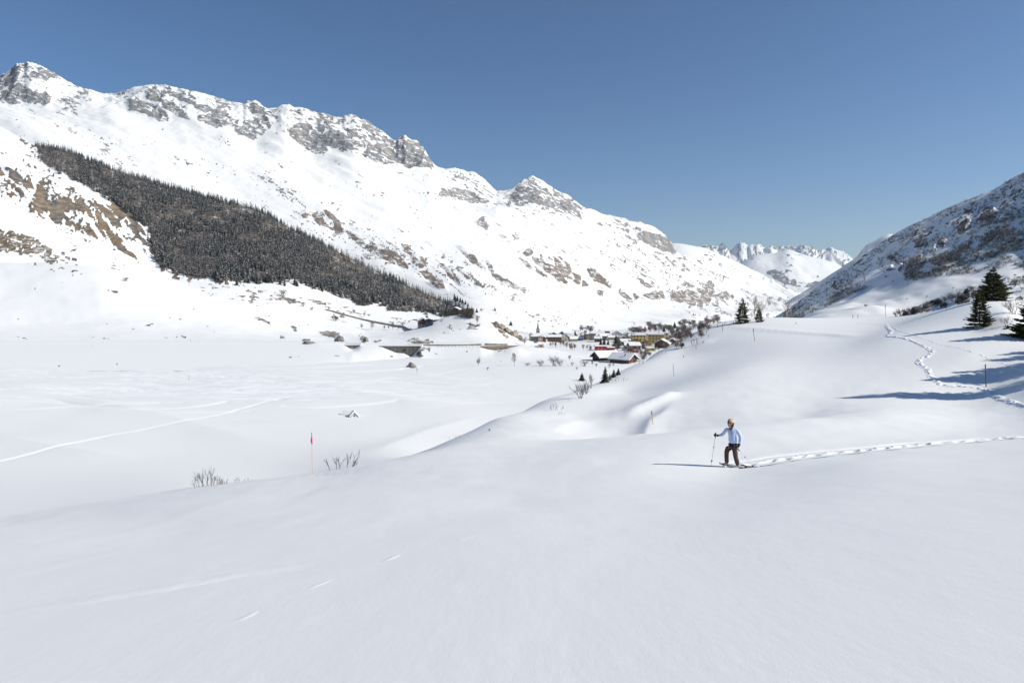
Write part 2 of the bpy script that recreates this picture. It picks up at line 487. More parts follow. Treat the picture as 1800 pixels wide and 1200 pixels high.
NZ += .005 * GY / 4 * np.clip(fbm(NX / 2.2, GY / 2.2, 3, 3), -1, 1) * sstep(2, 12, GY) * (1 - sstep(40, 90, GY))
NZ += .035 * fbm(NX / 26, GY / 16, 8, 3) * sstep(14, 60, GY) + .9 * fbm(NX / 60, GY / 35, 9, 3) * sstep(150, 240, GY)
m_snow = snow_near_mat()
# the walker's track is trodden in: the snow under it is lowered, the fine-grained trench lies in it
TRACK1 = [(1312,816), (1345,811), (1380,805), (1420,800), (1460,795.5), (1500,792), (1540,788), (1580,784), (1620,780), (1660,777), (1700,774.5), (1740,771.5), (1780,768.5), (1815,765)]
SHEETS['snowfield'] = dict(U=NU, D=GY, T=NZ / GY)
q = spline([pxy(u, v) for u, v in TRACK1], 5)
dd, sd, pr = seg_dist(NX, GY, q)
Z0 = NZ; NZ = NZ - .20 * (1 - sstep(.35, .8, dd))
finish_sheet('snowfield', NU, GY, NZ, m_snow, lambda *a_: dict(track=TRK))
SHEETS['snowfield']['T'] = Z0 / GY
# ------------------------------------------------------------------ rock and earth, traced as patches of the ground
def poly_mask(UU, VV, polys, rough=5.0, scale=9.0, soft=2.0, seed=0):
    """>0.5 inside any polygon; its edge broken by noise"""
    su = UU + rough * fbm(UU / scale, VV / scale, seed, 4); sv = VV + rough * .7 * fbm(UU / scale + 40, VV / scale, seed + 5, 4)
    out = np.zeros(UU.shape)
    for pl in polys:
        st = 1.0
        if isinstance(pl, tuple): pl, st = pl
        pl = np.array(pl, float)
        m = (UU > pl[:, 0].min() - 12) & (UU < pl[:, 0].max() + 12) & (VV > pl[:, 1].min() - 12) & (VV < pl[:, 1].max() + 12)
        if not m.any(): continue
        x = su[m]; y = sv[m]; ins = np.zeros(x.shape, bool); dist = np.full(x.shape, 1e9)
        n = len(pl)
        for i in range(n):
            p = pl[i]; q = pl[(i + 1) % n]
            dx, dy = q - p; t = np.clip(((x - p[0]) * dx + (y - p[1]) * dy) / (dx * dx + dy * dy + 1e-9), 0, 1)
            dist = np.minimum(dist, np.hypot(x - p[0] - t * dx, y - p[1] - t * dy))
            c = ((p[1] > y) != (q[1] > y)) & (x < (q[0] - p[0]) * (y - p[1]) / (q[1] - p[1] + 1e-12) + p[0])
            ins ^= c
        s = np.where(ins, dist, -dist)
        out[m] = np.maximum(out[m], np.clip(.5 + s / (2 * soft), 0, 1) * st)
    return out

ROCK = [
 [(-40,150),(0,135),(15,126),(28,117),(45,111),(60,114),(40,122),(32,134),(28,146),(12,156),(-40,172)],
 [(-60,165),(0,166),(22,150),(34,145),(52,155),(56,161),(85,165),(93,174),(88,182),(80,186),(55,181),(20,183),(-60,180)],
 [(48,123),(70,128),(88,137),(90,143),(72,139),(52,134)], [(60,116),(80,121),(100,132),(110,140),(92,137),(70,127)],
 [(222,175),(240,178),(260,181),(283,190),(298,205),(297,215),(284,214),(270,209),(255,200),(228,194)],
 [(257,167),(275,165),(300,178),(325,196),(332,212),(318,205),(300,196),(283,186),(258,175)],
 [(345,206),(358,200),(390,204),(418,211),(424,220),(400,222),(385,226),(370,221),(352,214)],
 [(300,158),(318,166),(345,180),(340,186),(318,178),(300,168)],
 [(340,180),(365,186),(400,200),(395,206),(365,198),(340,190)],
 [(400,205),(422,213),(418,220),(398,216)],
 [(416,216),(432,210),(452,212),(463,222),(464,235),(446,247),(426,240),(413,232)],
 [(434,184),(448,180),(462,192),(468,205),(480,220),(475,227),(458,210),(440,196)],
 [(505,228),(520,218),(535,213),(548,224),(562,240),(576,262),(578,268),(555,270),(540,262),(525,252),(512,240)],
 [(558,236),(580,230),(602,231),(616,245),(622,262),(605,267),(592,262),(578,258),(566,250)],
 [(606,228),(622,226),(628,238),(618,244)], [(640,214),(650,222),(642,230),(634,224)],
 [(638,272),(650,250),(662,252),(690,264),(706,274),(700,292),(695,286),(670,288),(650,281)],
 [(690,262),(697,250),(705,242),(713,240),(722,247),(732,248),(745,262),(758,282),(766,294),(762,297),(735,293),(712,294),(695,282)],
 [(780,333),(800,331),(830,337),(850,347),(860,352),(860,358),(845,358),(820,354),(795,349),(770,345)],
 [(800,300),(815,308),(826,316),(815,314),(802,308)],
 [(918,345),(930,338),(950,344),(966,350),(972,358),(960,364),(940,360),(925,356)],
 [(908,328),(922,318),(916,336),(905,352),(896,350)],
 [(985,350),(1000,356),(1016,366),(1026,384),(1015,382),(1000,368),(985,360)],
 [(940,328),(958,330),(972,342),(960,342),(944,336)],
 [(1116,411),(1130,405),(1160,411),(1176,420),(1191,444),(1180,444),(1165,442),(1148,434),(1130,425)],
 [(833,388),(848,380),(862,396),(855,404),(845,398)],
]
EARTH = [
 [(803,436),(820,443),(836,452),(846,465),(857,474),(845,471),(825,458)],
 [(848,450),(862,464),(872,480),(886,490),(906,507),(893,504),(872,490),(857,470)],
 [(886,488),(905,499),(925,509),(922,515),(900,506)],
 [(910,450),(925,459),(950,475),(968,492),(945,482),(925,468)],
 [(920,446),(930,434),(940,435),(939,446),(925,452)], [(950,440),(956,452),(950,456)],
 [(935,450),(955,456),(975,470),(990,486),(1003,502),(985,496),(965,480),(945,466)],
 [(972,450),(985,450),(1005,468),(1006,492),(990,486),(976,470)],
 [(1004,478),(1020,484),(1020,500),(1008,496)], [(1022,492),(1040,497),(1036,504),(1025,503)],
 [(1028,470),(1045,473),(1065,490),(1083,510),(1070,506),(1045,492)],
 [(1050,510),(1062,512),(1060,521),(1052,520)], [(1085,508),(1100,515),(1116,533),(1105,530),(1090,519)],
 [(1110,514),(1125,520),(1122,526),(1112,522)], [(1128,517),(1165,511),(1169,526),(1140,526)],
 [(1178,514),(1210,509),(1230,511),(1252,512),(1249,531),(1220,538),(1200,531),(1180,529)],
 [(1115,488),(1135,494),(1150,506),(1135,504)], [(1254,520),(1275,512),(1292,522),(1280,528),(1262,526)],
 [(654,446),(662,439),(675,437),(695,441),(708,452),(722,468),(716,473),(692,463),(668,452)],
 [(706,427),(722,432),(724,446),(711,441)], [(723,455),(730,448),(744,452),(752,462),(738,474),(726,470)],
 [(738,474),(760,480),(778,494),(786,508),(770,506),(750,491)], [(643,432),(660,428),(664,440),(650,445)],
 [(765,462),(780,464),(800,482),(810,498),(800,496),(784,478)], [(800,470),(812,476),(840,500),(832,500)], [(818,478),(826,480),(856,506),(848,506)],
 [(546,378),(560,370),(575,370),(588,378),(600,394),(606,408),(592,412),(578,400),(565,398),(556,388)],
 [(605,404),(618,410),(640,424),(650,432),(630,428),(612,416)],
 [(530,376),(545,372),(542,382),(530,384)],
 [(900,578),(910,582),(925,592),(918,594),(904,586)],
]
EARTH_SPUR = [
 [(-80,285),(0,288),(30,299),(52,318),(60,332),(44,330),(34,320),(15,312),(-80,300)], [(0,322),(14,326),(22,344),(8,342),(-20,334)],
 [(30,330),(45,330),(54,344),(44,350),(34,346)],
 [(52,376),(54,352),(62,336),(68,322),(84,328),(98,342),(126,347),(156,352),(168,362),(178,384),(200,408),(226,432),(244,458),(220,446),(190,430),(150,410),(96,390),(60,380)],
 [(180,342),(208,360),(238,375),(258,390),(262,418),(284,428),(292,446),(276,454),(256,446),(248,424),(228,404),(206,380),(190,362)],
 [(275,455),(300,455),(296,474),(284,480)], [(160,346),(190,366),(215,400),(200,398),(178,374)],
 [(320,480),(395,478),(410,494),(400,502),(360,490),(325,486)],
]
SPECK_MAIN = [  # speckled zones: polygon, share of rock
 ([(0,112),(50,108),(110,132),(155,158),(150,195),(110,180),(95,150),(40,140)], .30),
 ([(205,165),(260,150),(350,158),(430,180),(425,205),(390,206),(340,196),(300,190),(230,180)], .40),
 ([(420,178),(510,184),(600,203),(640,205),(700,245),(690,262),(650,250),(620,262),(575,258),(540,214),(500,226),(440,215)], .45),
 ([(770,292),(830,300),(880,335),(862,350),(800,332),(780,330)], .34),
 ([(895,350),(905,325),(936,308),(985,336),(1030,365),(1026,388),(985,372),(940,366)], .45),
 ([(95,215),(140,212),(215,262),(250,290),(200,275),(130,235)], .22), ([(205,240),(260,240),(255,258),(215,262)], .14),
 ([(300,270),(400,270),(420,295),(330,305)], .06),
 ([(430,300),(500,300),(545,370),(560,395),(600,420),(540,400),(500,360),(460,330)], .25),
 ([(600,420),(660,420),(740,430),(820,470),(860,510),(800,520),(740,480),(650,450)], .16),
 ([(840,380),(900,395),(1010,440),(1060,500),(1000,480),(900,440)], .13),
 ([(1080,380),(1200,440),(1300,500),(1400,540),(1300,560),(1180,520),(1080,470)], .20),
 ([(900,400),(1100,400),(1200,470),(1150,500),(980,450)], .05),
 ([(700,285),(790,330),(900,355),(1010,390),(980,420),(800,380),(700,320)], .05),
 ([(960,520),(1200,535),(1240,560),(1000,570)], .03),
 ([(860,500),(960,545),(1000,570),(920,560)], .05),
]
def speck(UU, VV, zones, seed=3, base=.012, sx=7., sy=3.2, ang=.42):
    ca, sa = math.cos(ang), math.sin(ang)
    a_ = UU * ca + VV * sa; b_ = -UU * sa + VV * ca
    n = .5 + .5 * (.6 * fbm(a_ / sx, b_ / sy, seed, 4) * 1.7 + .4 * fbm(UU / 26, VV / 18, seed + 9, 3) * 1.6)
    dens = np.full(UU.shape, base)
    for pl, st in zones:
        m = poly_mask(UU, VV, [(pl, 1.0)], 14, 30, 9, seed)
        dens = np.maximum(dens, base + (st * (.78 if st < .3 else 1.0) - base) * m)
    smp = np.sort(n.ravel()[::7]); th = np.interp(1 - dens, np.linspace(0, 1, len(smp)), smp)
    return sstep(-.03, .03, n - th), dens

LIMS = {}
def sk(pts, d): return [(u, v, (d(u) if callable(d) else d)) for u, v in pts]

# ---- left hills, road terrace and village plain
UM = np.unique(np.concatenate([np.linspace(-700, -40, 25), np.arange(-40, 1345, 3.0), np.linspace(1345, 1700, 20)]))
mid_lines = [
 ([(-700,652,385),(0,652,385),(560,652,385),(660,650,430),(700,648,450),(850,648,440),(1000,650,440),(1100,650,440),(1400,650,440)], 8),
 ([(-700,619,470),(0,618,470),(400,618,470),(600,619,472),(650,620,480),(700,630,480),(760,638,480),(820,635,480),(900,632,480),(1000,634,480),(1060,636,480),(1100,633,480),(1400,630,480)], 5),
 ([(-700,604,512),(0,605,512),(560,604,512),(600,606,512),(607,606.9,512),(614,611.6,512),(619,613.2,512),(622,612.6,512),(628,609.8,512),(634,606.9,512),(660,608,512),(671,609.2,512),(696,619,512),(710,620,512),(722,626,512),(730,619.6,512),(739,609.4,512),(780,610.5,512),(840,610.2,512),(845,610,512),(856,612.8,512),(868,614.8,512),(885,613.3,512),(900,611.6,512),(912,612.2,512),(930,618,512),(1000,626,512),(1060,630,512),(1100,627,512),(1400,622,512)], 0),
 ([(-700,602,515),(0,603,515),(560,602,515),(640,605,515),(700,608,515),(780,609,515),(880,610,515),(930,617,515),(1000,624,515),(1060,628,515),(1100,626,515),(1400,620,515)], 4),
 ([(-700,600,535),(0,601,535),(560,600,535),(700,604,535),(780,605,535),(880,606,535),(940,611,535),(1000,620,540),(1060,620,560),(1100,616,560),(1400,612,560)], 4),
 ([(-700,500,600),(-200,560,600),(0,566,600),(200,570,600),(400,586,600),(560,598,600),(700,600,600),(850,600,600),(900,604,610),(1000,612,640),(1100,608,660),(1400,600,660)], 8),
 ([(-700,380,700),(-200,440,700),(0,461,700),(100,463,700),(170,470,700),(250,485,705),(300,499,710),(400,530,715),(480,560,720),(560,588,720),(620,596,720),(700,586,730),(740,573,740),(780,557,750),(820,547,750),(850,549,750),(870,556,750),(885,570,750),(905,588,750),(925,602,760),(960,608,780),(1000,606,800),(1100,602,800),(1400,592,800)], 3),
 ([(-700,400,800),(0,472,800),(200,486,800),(300,511,800),(400,540,800),(480,566,800),(560,590,800),(640,594,800),(700,590,810),(780,584,820),(850,584,830),(900,598,840),(1000,602,870),(1100,597,900),(1400,586,900)], 8),
 ([(-700,150,950),(-200,265,950),(0,349,950),(60,380,950),(130,415,950),(200,444,950),(240,462,950),(280,486,950),(330,505,960),(400,515,970),(480,536,980),(560,558,990),(640,576,1000),(700,577,1000),(760,574,1000),(820,578,1000),(900,592,1000),(1000,599,1000),(1100,592,1050),(1400,580,1050)], 3),
 ([(-700,190,1080),(0,392,1080),(60,420,1080),(130,448,1080),(200,470,1080),(240,482,1080),(300,492,1100),(400,500,1120),(500,515,1130),(600,538,1140),(700,560,1150),(780,568,1150),(830,574,1150),(900,590,1150),(1000,593,1200),(1100,586,1300),(1400,570,1300)], 6),
 ([(-700,300,1300),(0,470,1300),(300,520,1300),(500,545,1400),(600,560,1400),(700,572,1500),(820,578,1600),(900,582,1800),(1000,583,2000),(1100,578,2200),(1200,572,2400),(1250,568,2600),(1300,562,2600),(1400,556,2600),(1700,556,2600)], 6),
]
MID_E = [
 [(-60,404),(0,404),(25,408),(60,418),(92,440),(70,445),(30,440),(-60,438)], [(80,440),(90,436),(90,460),(78,460)],
 [(275,453),(298,452),(296,475),(280,475)],
 [(529,597),(545,595),(558,603),(532,604)], [(559,583),(575,581),(596,586),(608,597),(606,602),(590,596),(566,590)],
 [(633,588),(645,592),(648,601),(634,602)], [(630,600),(648,602),(640,604)], [(660,598),(673,596),(668,601),(658,601)],
 [(714,598),(730,594),(742,593),(735,598),(718,600)], [(722,602),(740,598),(756,597),(766,603),(745,606),(720,605)],
 [(690,593),(697,593),(693,595)],
 [(728,624),(742,611),(760,611),(754,616),(748,614),(742,620),(747,626),(742,628)],
 [(714,641),(722,636),(730,642),(731,646)],
 [(760,614),(766,618),(770,626),(764,620)], [(684,625),(690,624),(694,627),(688,627)],
 [(825,575),(850,566),(846,572),(828,577)], [(862,566),(868,564),(895,595),(890,595)],
 [(868,565),(886,572),(900,582),(918,593),(925,602),(915,598),(896,590),(876,578)],
 [(806,616),(812,617),(808,619)], [(818,616),(824,618),(822,621)], [(874,616),(892,615),(890,618),(876,618)],
 [(448,558),(460,560),(480,568),(474,570),(455,563)], [(510,575),(521,578),(520,581)],
 [(180,505),(205,512),(218,518),(205,517),(190,510)], [(318,589),(328,593),(334,597),(326,595)],
 [(480,525),(500,520),(530,530),(520,535),(495,528)], [(545,525),(570,532),(560,537)], [(630,532),(650,534),(645,540),(632,536)],
 [(690,536),(720,533),(752,540),(758,548),(740,552),(712,545)], [(575,519),(590,523),(586,528)],
 [(940,607),(950,605),(948,611),(942,611)],
]
def mid_relief(X, Y, Z, U, V, R):
    n = 2.6 * fbm(X / 80, Y / 38, 21, 4) + .35 * fbm(X / 14, Y / 10, 22, 3)
    lim = sstep(525, 600, Y)
    m = poly_mask(U, V, MID_E, 3, 7, 2, 4)
    return n * lim * .9 + 1.1 * m * lim * ridged(X / 9, Y / 6, 4, 3)
def mid_masks(U, V, X, Y, Z, R):
    m = poly_mask(U, V, MID_E, 5, 6, 1.2, 4)
    zones = [([(300,455),(420,480),(560,520),(700,545),(860,560),(840,580),(700,575),(560,550),(400,520),(300,495)], .14),
             ([(600,500),(800,545),(830,556),(780,560),(700,550)], .34),
             ([(0,395),(90,420),(150,450),(140,480),(60,470),(0,450)], .10), ([(440,540),(520,560),(640,590),(520,590)], .05),
             ([(160,440),(200,480),(320,500),(250,500)], .03)]
    s, _ = speck(U, V, zones, 31, .004, 9, 2.4, .2)
    snowcut = sstep(.62, .70, .5 + .8 * fbm(U / 5, V / 2.2, 77, 3))
    big = poly_mask(U, V, MID_E[:2], 2, 6, 1, 4)
    m = np.where(big > .3, m * (1 - snowcut * .9), m * (1 - .5 * snowcut))
    return dict(rock=np.maximum(m, s * .8), earth=np.clip(np.where(m > .1, .85, .55), 0, 1))
m_hills = mountain_mat('snowy_hill', (.20, .18, .155), (.10, .09, .08), warm=(.21, .155, .10), warm2=(.12, .09, .06), snowcatch=.55, sc=5.0)
sheet('hillside', UM, mid_lines, [12, 20, 3, 9, 18, 34, 16, 36, 20, 30], m_hills, mid_relief, mid_masks)

# ---- wooded spur
US = np.unique(np.concatenate([np.linspace(-800, -40, 40), np.arange(-40, 905, 2.4)]))
spur_lines = [
 ([(-800,440,1120),(0,440,1120),(130,470,1120),(240,500,1120),(300,500,1120),(400,510,1120),(500,520,1130),(600,540,1150),(700,560,1160),(800,572,1170),(905,590,1180)], 8),
 ([(-800,360,1180),(0,365,1180),(60,390,1180),(130,425,1180),(200,452,1180),(240,466,1180),(300,476,1190),(400,488,1190),(500,500,1200),(600,526,1210),(700,549,1220),(780,560,1230),(820,560,1240),(905,580,1250)], 6),
 ([(-800,270,1350),(0,300,1350),(60,330,1350),(130,345,1350),(200,376,1350),(250,402,1350),(300,432,1350),(400,440,1350),(500,464,1360),(600,495,1370),(700,527,1380),(780,548,1390),(830,554,1390),(905,575,1390)], 8),
 ([(-800,60,1800),(-200,150,1800),(0,222,1800),(60,257,1800),(110,264,1800),(150,280,1800),(200,299,1800),(300,332,1790),(400,357,1780),(450,368,1770),(520,407,1750),(600,447,1730),(700,496,1700),(800,541,1650),(830,549,1640),(860,562,1640),(905,580,1640)], 3),
 ([(-800,90,2050),(0,262,2050),(110,302,2050),(200,340,2050),(300,375,2050),(450,410,2050),(600,480,2000),(800,570,1900),(905,590,1900)], 6),
]
WOOD = [(62,252),(75,246),(110,250),(150,268),(200,290),(300,322),(400,347),(450,360),(520,398),(600,438),(700,488),(800,533),(828,548),(820,556),(800,555),(740,547),(680,537),(620,527),(560,507),(520,495),(450,497),(400,492),(310,480),(290,467),(265,442),(262,402),(250,394),(200,354),(130,316),(65,280)]
def spur_relief(X, Y, Z, U, V, R):
    a_ = (X * .80 - Y * .45); b_ = (X * .45 + Y * .80)
    n = 9 * fbm(b_ / 110, a_ / 300, 41, 4) + 2.5 * fbm(X / 28, Y / 28, 42, 3)
    env = sstep(1.0, 1.5, R) * (1 - .7 * sstep(2.6, 3.0, R) * (1 - sstep(3.0, 3.2, R)))
    m = poly_mask(U, V, EARTH_SPUR, 3, 7, 3, 6)
    return n * env * .8 + m * 9 * ridged(b_ / 30, a_ / 90, 44, 4)
def spur_masks(U, V, X, Y, Z, R):
    m = poly_mask(U, V, EARTH_SPUR, 7, 9, 1.5, 6)
    gul = sstep(.55, .68, .5 + .9 * fbm((U * .8 - V * .6) / 9, (U * .6 + V * .8) / 30, 55, 3))
    m2 = m * (1 - gul * .85)
    w = poly_mask(U, V, [WOOD], 6, 14, 4, 8)
    n = sstep(.40, .5, .5 + .9 * fbm(U / 7, V / 4, 91, 3))
    wood = w * (.55 + .4 * n)
    s, _ = speck(U, V, [([(0,290),(60,310),(160,345),(260,390),(240,450),(150,420),(60,380),(0,350)], .22), ([(40,235),(70,245),(66,290),(40,262)], .4),
                        ([(0,225),(60,262),(64,300),(0,285)], .05), ([(300,465),(420,480),(430,500),(300,500)], .3)], 61, .01, 6, 4, .6)
    return dict(rock=np.maximum(np.maximum(m2, s * .85), wood), earth=np.where(m2 > .3, .2 + .8 * sstep(-.15, .15, fbm(U / 22, V / 22, 62, 3)), .45))
m_spur = mountain_mat('snowy_spur', (.13, .125, .12), (.065, .06, .055), warm=(.25, .18, .105), warm2=(.16, .12, .08), snowcatch=.14, sc=2.6)
sheet('wooded_spur', US, spur_lines, [10, 34, 50, 14], m_spur, spur_relief, spur_masks)

# ---- the main range
UR = np.unique(np.concatenate([np.linspace(-900, -40, 70), np.arange(-40, 1400, 1.85), np.arange(1400, 1500, 3)]))
sky_main = [(-900,40),(-600,180),(-300,210),(-100,165),(-40,148),(0,134),(12,127),(20,124),(28,114),(34,113),(42,115),(50,110),(56,111),(66,114),(80,120),(95,130),(105,136),(118,144),(125,147),(135,154),(150,158),(160,160),(170,164),(185,166),(205,166),(214,162),(222,161),(235,155),(252,153),(262,151),(280,153),(290,152),(300,154),(325,157),(345,162),(358,167),(372,171),(400,180),(412,182),(420,181),(427,184),(434,179),(441,181),(448,180),(456,186),(468,194),(478,192),(486,192),(494,187),(507,185),(518,190),(530,191),(545,196),(560,202),(576,203),(590,208),(601,208),(606,205),(620,204),(628,206),(634,211),(646,214),(660,224),(676,234),(690,246),(697,249),(700,244),(706,244),(712,240),(720,247),(727,247),(733,251),(745,262),(755,279),(765,291),(772,295),(785,298),(798,296),(808,298),(822,303),(835,304),(848,314),(855,320),(863,328),(872,336),(884,337),(893,335),(902,330),(912,322),(922,316),(930,312),(936,310),(945,314),(955,318),(965,325),(975,332),(985,339),(995,342),(1006,350),(1018,360),(1030,366),(1045,370),(1060,376),(1080,383),(1100,388),(1120,392),(1140,395),(1150,399),(1162,407),(1170,413),(1178,424),(1186,437),(1192,444),(1220,452),(1260,466),(1300,482),(1350,503),(1400,524),(1450,540),(1500,552)]
def dsky(u): return float(np.interp(u, [-900, 0, 600, 900, 1100, 1200, 1300, 1500], [3300, 3500, 3600, 3900, 4700, 5500, 7000, 9500]))
main_lines = [
 ([(-900,580,2000),(0,580,2000),(700,575,1900),(830,574,1560),(900,583,1560),(1000,588,1750),(1100,583,2050),(1200,576,2500),(1260,570,3000),(1300,566,3300),(1350,560,4300),(1400,552,5800),(1500,548,8200)], 8),
 ([(-900,480,2100),(0,480,2100),(700,540,2080),(830,548,1800),(900,560,1800),(1000,568,2050),(1100,564,2400),(1200,556,2900),(1260,552,3500),(1300,548,4000),(1350,544,5000),(1400,542,6400),(1500,545,8500)], 8),
 ([(-900,330,2500),(0,300,2500),(300,360,2500),(600,440,2400),(700,465,2300),(850,490,2250),(950,496,2550),(1050,512,2950),(1150,526,3450),(1250,530,4200),(1330,532,5300),(1400,537,6900),(1500,543,9000)], 10),
 ([(-900,230,2900),(0,205,2900),(200,245,2900),(400,300,2900),(600,345,2900),(700,380,2850),(800,405,2900),(950,425,3250),(1100,462,3800),(1200,482,4700),(1300,508,6100),(1400,531,7600),(1500,541,9100)], 10),
 ([(-900,200,3150),(0,185,3200),(100,190,3200),(200,196,3200),(300,217,3200),(400,228,3250),(450,247,3250),(500,240,3250),(550,272,3250),(620,270,3250),(700,298,3250),(760,300,3300),(830,358,3400),(900,354,3500),(960,366,3600),(1020,390,3900),(1100,415,4400),(1190,449,5200),(1300,491,6700),(1400,527,8200),(1500,550,9300)], 4),
 (sk(sky_main, dsky), 0),
 (sk([(u, v + 55) for u, v in sky_main], lambda u: dsky(u) * 1.1), 4),
]
def main_relief(X, Y, Z, U, V, R):
    # fall lines run down towards the valley: (.87,-.5)
    a_ = X * .87 - Y * .5; b_ = X * .5 + Y * .87
    e_ = sstep(.6, 1.6, R) * (1 - .85 * sstep(4.5, 4.97, R) * (1 - sstep(5.03, 5.3, R)))
    k = Y / 3000.
    big = 46 * fbm(b_ / 420, a_ / 1400, 51, 3) + 20 * fbm(b_ / 150, a_ / 600, 52, 4)
    rb = poly_mask(U, V, ROCK, 2, 6, 4, 7); eb = poly_mask(U, V, EARTH, 2, 6, 3, 7)
    sm = 3.0 * fbm(X / 60, Y / 60, 53, 4)
    hi = sstep(4.0, 4.4, R) * (1 - sstep(5.02, 5.3, R))
    crag = 14 * ridged(b_ / 95, a_ / 130, 54, 5)
    top = sstep(4.7, 5.0, R) * (1 - sstep(5.0, 5.25, R))
    return (big * e_ + sm * sstep(.5, 1.2, R)) * k + rb * 16 * k * ridged(X / 70, Y / 70, 55, 4) + eb * 12 * ridged(b_ / 45, a_ / 200, 56, 4) \
        + crag * hi * (1 - top * .6) * k + top * 4.5 * k * fbm(U / 2.2, U * 0 + 3.3, 57, 3) * (.35 + 1.2 * rb + (U < 900) * .5)
def main_masks(U, V, X, Y, Z, R):
    r_ = poly_mask(U, V, ROCK, 6, 9, 1.5, 7)
    e_ = poly_mask(U, V, EARTH, 4, 7, 1.5, 9)
    s, dens = speck(U, V, SPECK_MAIN, 3, .012, 6.5, 2.6, .45)
    n2 = fbm((U * .82 + V * .57) / 20, (-U * .57 + V * .82) / 2.4, 71, 4); sm2 = np.sort(n2.ravel()[::7])
    s2 = sstep(-.04, .04, n2 - np.interp(1 - dens * .7 * (V > 330), np.linspace(0, 1, len(sm2)), sm2))
    ledge = sstep(.60, .70, .5 + .8 * fbm((U * .9 + V * .4) / 9, (-U * .4 + V * .9) / 2.2, 72, 3))
    # gullies full of snow cut the earth slopes
    g = sstep(.66, .74, .5 + .8 * fbm((U * .8 - V * .6) / 5, (U * .6 + V * .8) / 30, 73, 3))
    rock = np.maximum(np.maximum(r_ * (1 - .6 * ledge), e_ * (1 - .62 * g)), np.maximum(s, s2 * .9) * .85)
    rock *= (1 - .0 * U)
    earth = np.clip(e_ * 1.5, 0, 1) * .85 + .35 * sstep(380, 470, V) * (e_ < .3)
    return dict(rock=rock, earth=earth)
m_main = mountain_mat('snowy_rock_range', (.30, .30, .30), (.17, .17, .17), warm=(.27, .21, .155), warm2=(.17, .135, .105), snowcatch=.8, sc=1.0)
sheet('mountain_range', UR, main_lines, [16, 50, 60, 60, 110, 14], m_main, main_relief, main_masks)

# ---- second shoulder further down the valley
U6 = np.arange(1080, 1500, 2.0)
l6 = [
 ([(1080,560,6500),(1500,548,8800)], 8),
 ([(1080,500,8000),(1200,490,8000),(1300,520,8500),(1400,536,9500),(1500,545,10500)], 8),
 ([(1080,432,9000),(1150,430,9000),(1186,428,9000),(1200,429,9000),(1212,431,9000),(1225,434,9000),(1236,435,9000),(1248,440,9000),(1262,446,9200),(1276,451,9200),(1290,457,9400),(1305,465,9500),(1320,472,9700),(1340,482,9900),(1360,494,10100),(1380,505,10300),(1400,515,10500),(1430,530,10700),(1500,550,11000)], 2),
 ([(1080,480,10500),(1300,520,10500),(1500,570,12000)], 4)]
def rel6(X, Y, Z, U, V, R):
    a_ = X * .87 - Y * .5; b_ = X * .5 + Y * .87
    return (70 * fbm(b_ / 700, a_ / 2600, 81, 5)) * sstep(.4, 1, R) * (1 - .8 * sstep(1.7, 2, R))
def msk6(U, V, X, Y, Z, R):
    s, _ = speck(U, V, [([(1290,470),(1340,480),(1400,520),(1350,540),(1280,510)], .25)], 83, .06, 8, 2.4, .5)
    return dict(rock=s * .8, earth=s * 0 + .1)
m_far = mountain_mat('snowy_far_mountain', (.19, .19, .20), (.10, .10, .11), snowcatch=.6, sc=.4)
sheet('valley_shoulder', U6, l6, [14, 40, 50, 8], m_far, rel6, msk6)

# ---- the far massif: a white plateau, then sharp peaks
U7 = np.arange(1150, 1600, 1.6)
l7 = [
 ([(1150,560,10500),(1600,560,10500)], 8),
 ([(1150,520,11500),(1600,520,11500)], 8),
 ([(1150,480,12800),(1250,476,12800),(1290,468,12800),(1312,457,12800),(1328,449,12900),(1345,446,13000),(1362,445,13000),(1375,441,13000),(1386,438,13000),(1396,441,13000),(1410,447,13000),(1430,452,13100),(1450,456,13200),(1470,463,13300),(1485,472,13400),(1500,482,13500),(1600,500,13500)], 2),
 ([(1150,520,14500),(1600,520,14500)], 4)]
def rel7(X, Y, Z, U, V, R): return 75 * fbm(X / 800, Y / 800, 85, 5) * sstep(.3, 1, R) * (1 - .8 * sstep(1.7, 2, R))
FW = [[(1346,479),(1356,476),(1366,474),(1376,478),(1383,486),(1388,493),(1389,502),(1375,497),(1358,487),(1349,482)], [(1390,492),(1398,490),(1402,503),(1394,502)],
      [(1412,504),(1420,498),(1432,494),(1446,495),(1452,504),(1430,506)], [(1380,474),(1388,474),(1384,477)]]
def msk7(U, V, X, Y, Z, R):
    m = poly_mask(U, V, FW, 4, 5, 1.2, 87); s, _ = speck(U, V, [([(1340,440),(1470,450),(1480,490),(1400,470)], .10)], 86, .03, 8, 2.0, .1)
    return dict(rock=np.maximum(m, s * .75), earth=s * 0)
sheet('far_plateau', U7, l7, [6, 50, 60, 6], m_far, rel7, msk7)
sky7 = [(1150,445),(1190,440),(1215,437),(1222,436),(1228,434),(1234,433),(1240,435),(1248,437),(1256,434),(1264,433),(1270,431),(1276,436),(1283,442),(1290,438),(1297,433),(1304,430),(1308,431),(1314,436),(1320,432),(1326,433),(1333,430),(1340,436),(1345,441),(1350,437),(1356,434),(1364,437),(1372,433),(1380,434),(1388,432),(1394,433),(1400,435),(1407,431),(1414,432),(1420,434),(1428,437),(1436,441),(1444,439),(1452,441),(1461,438),(1468,440),(1476,444),(1484,448),(1492,453),(1500,460),(1520,474),(1600,510)]
l7b = [([(1150,560,13600),(1600,560,13600)], 8), ([(1150,500,14600),(1600,510,14600)], 8),
       (sk(sky7, 16500), 0), ([(1150,520,18500),(1600,520,18500)], 4)]
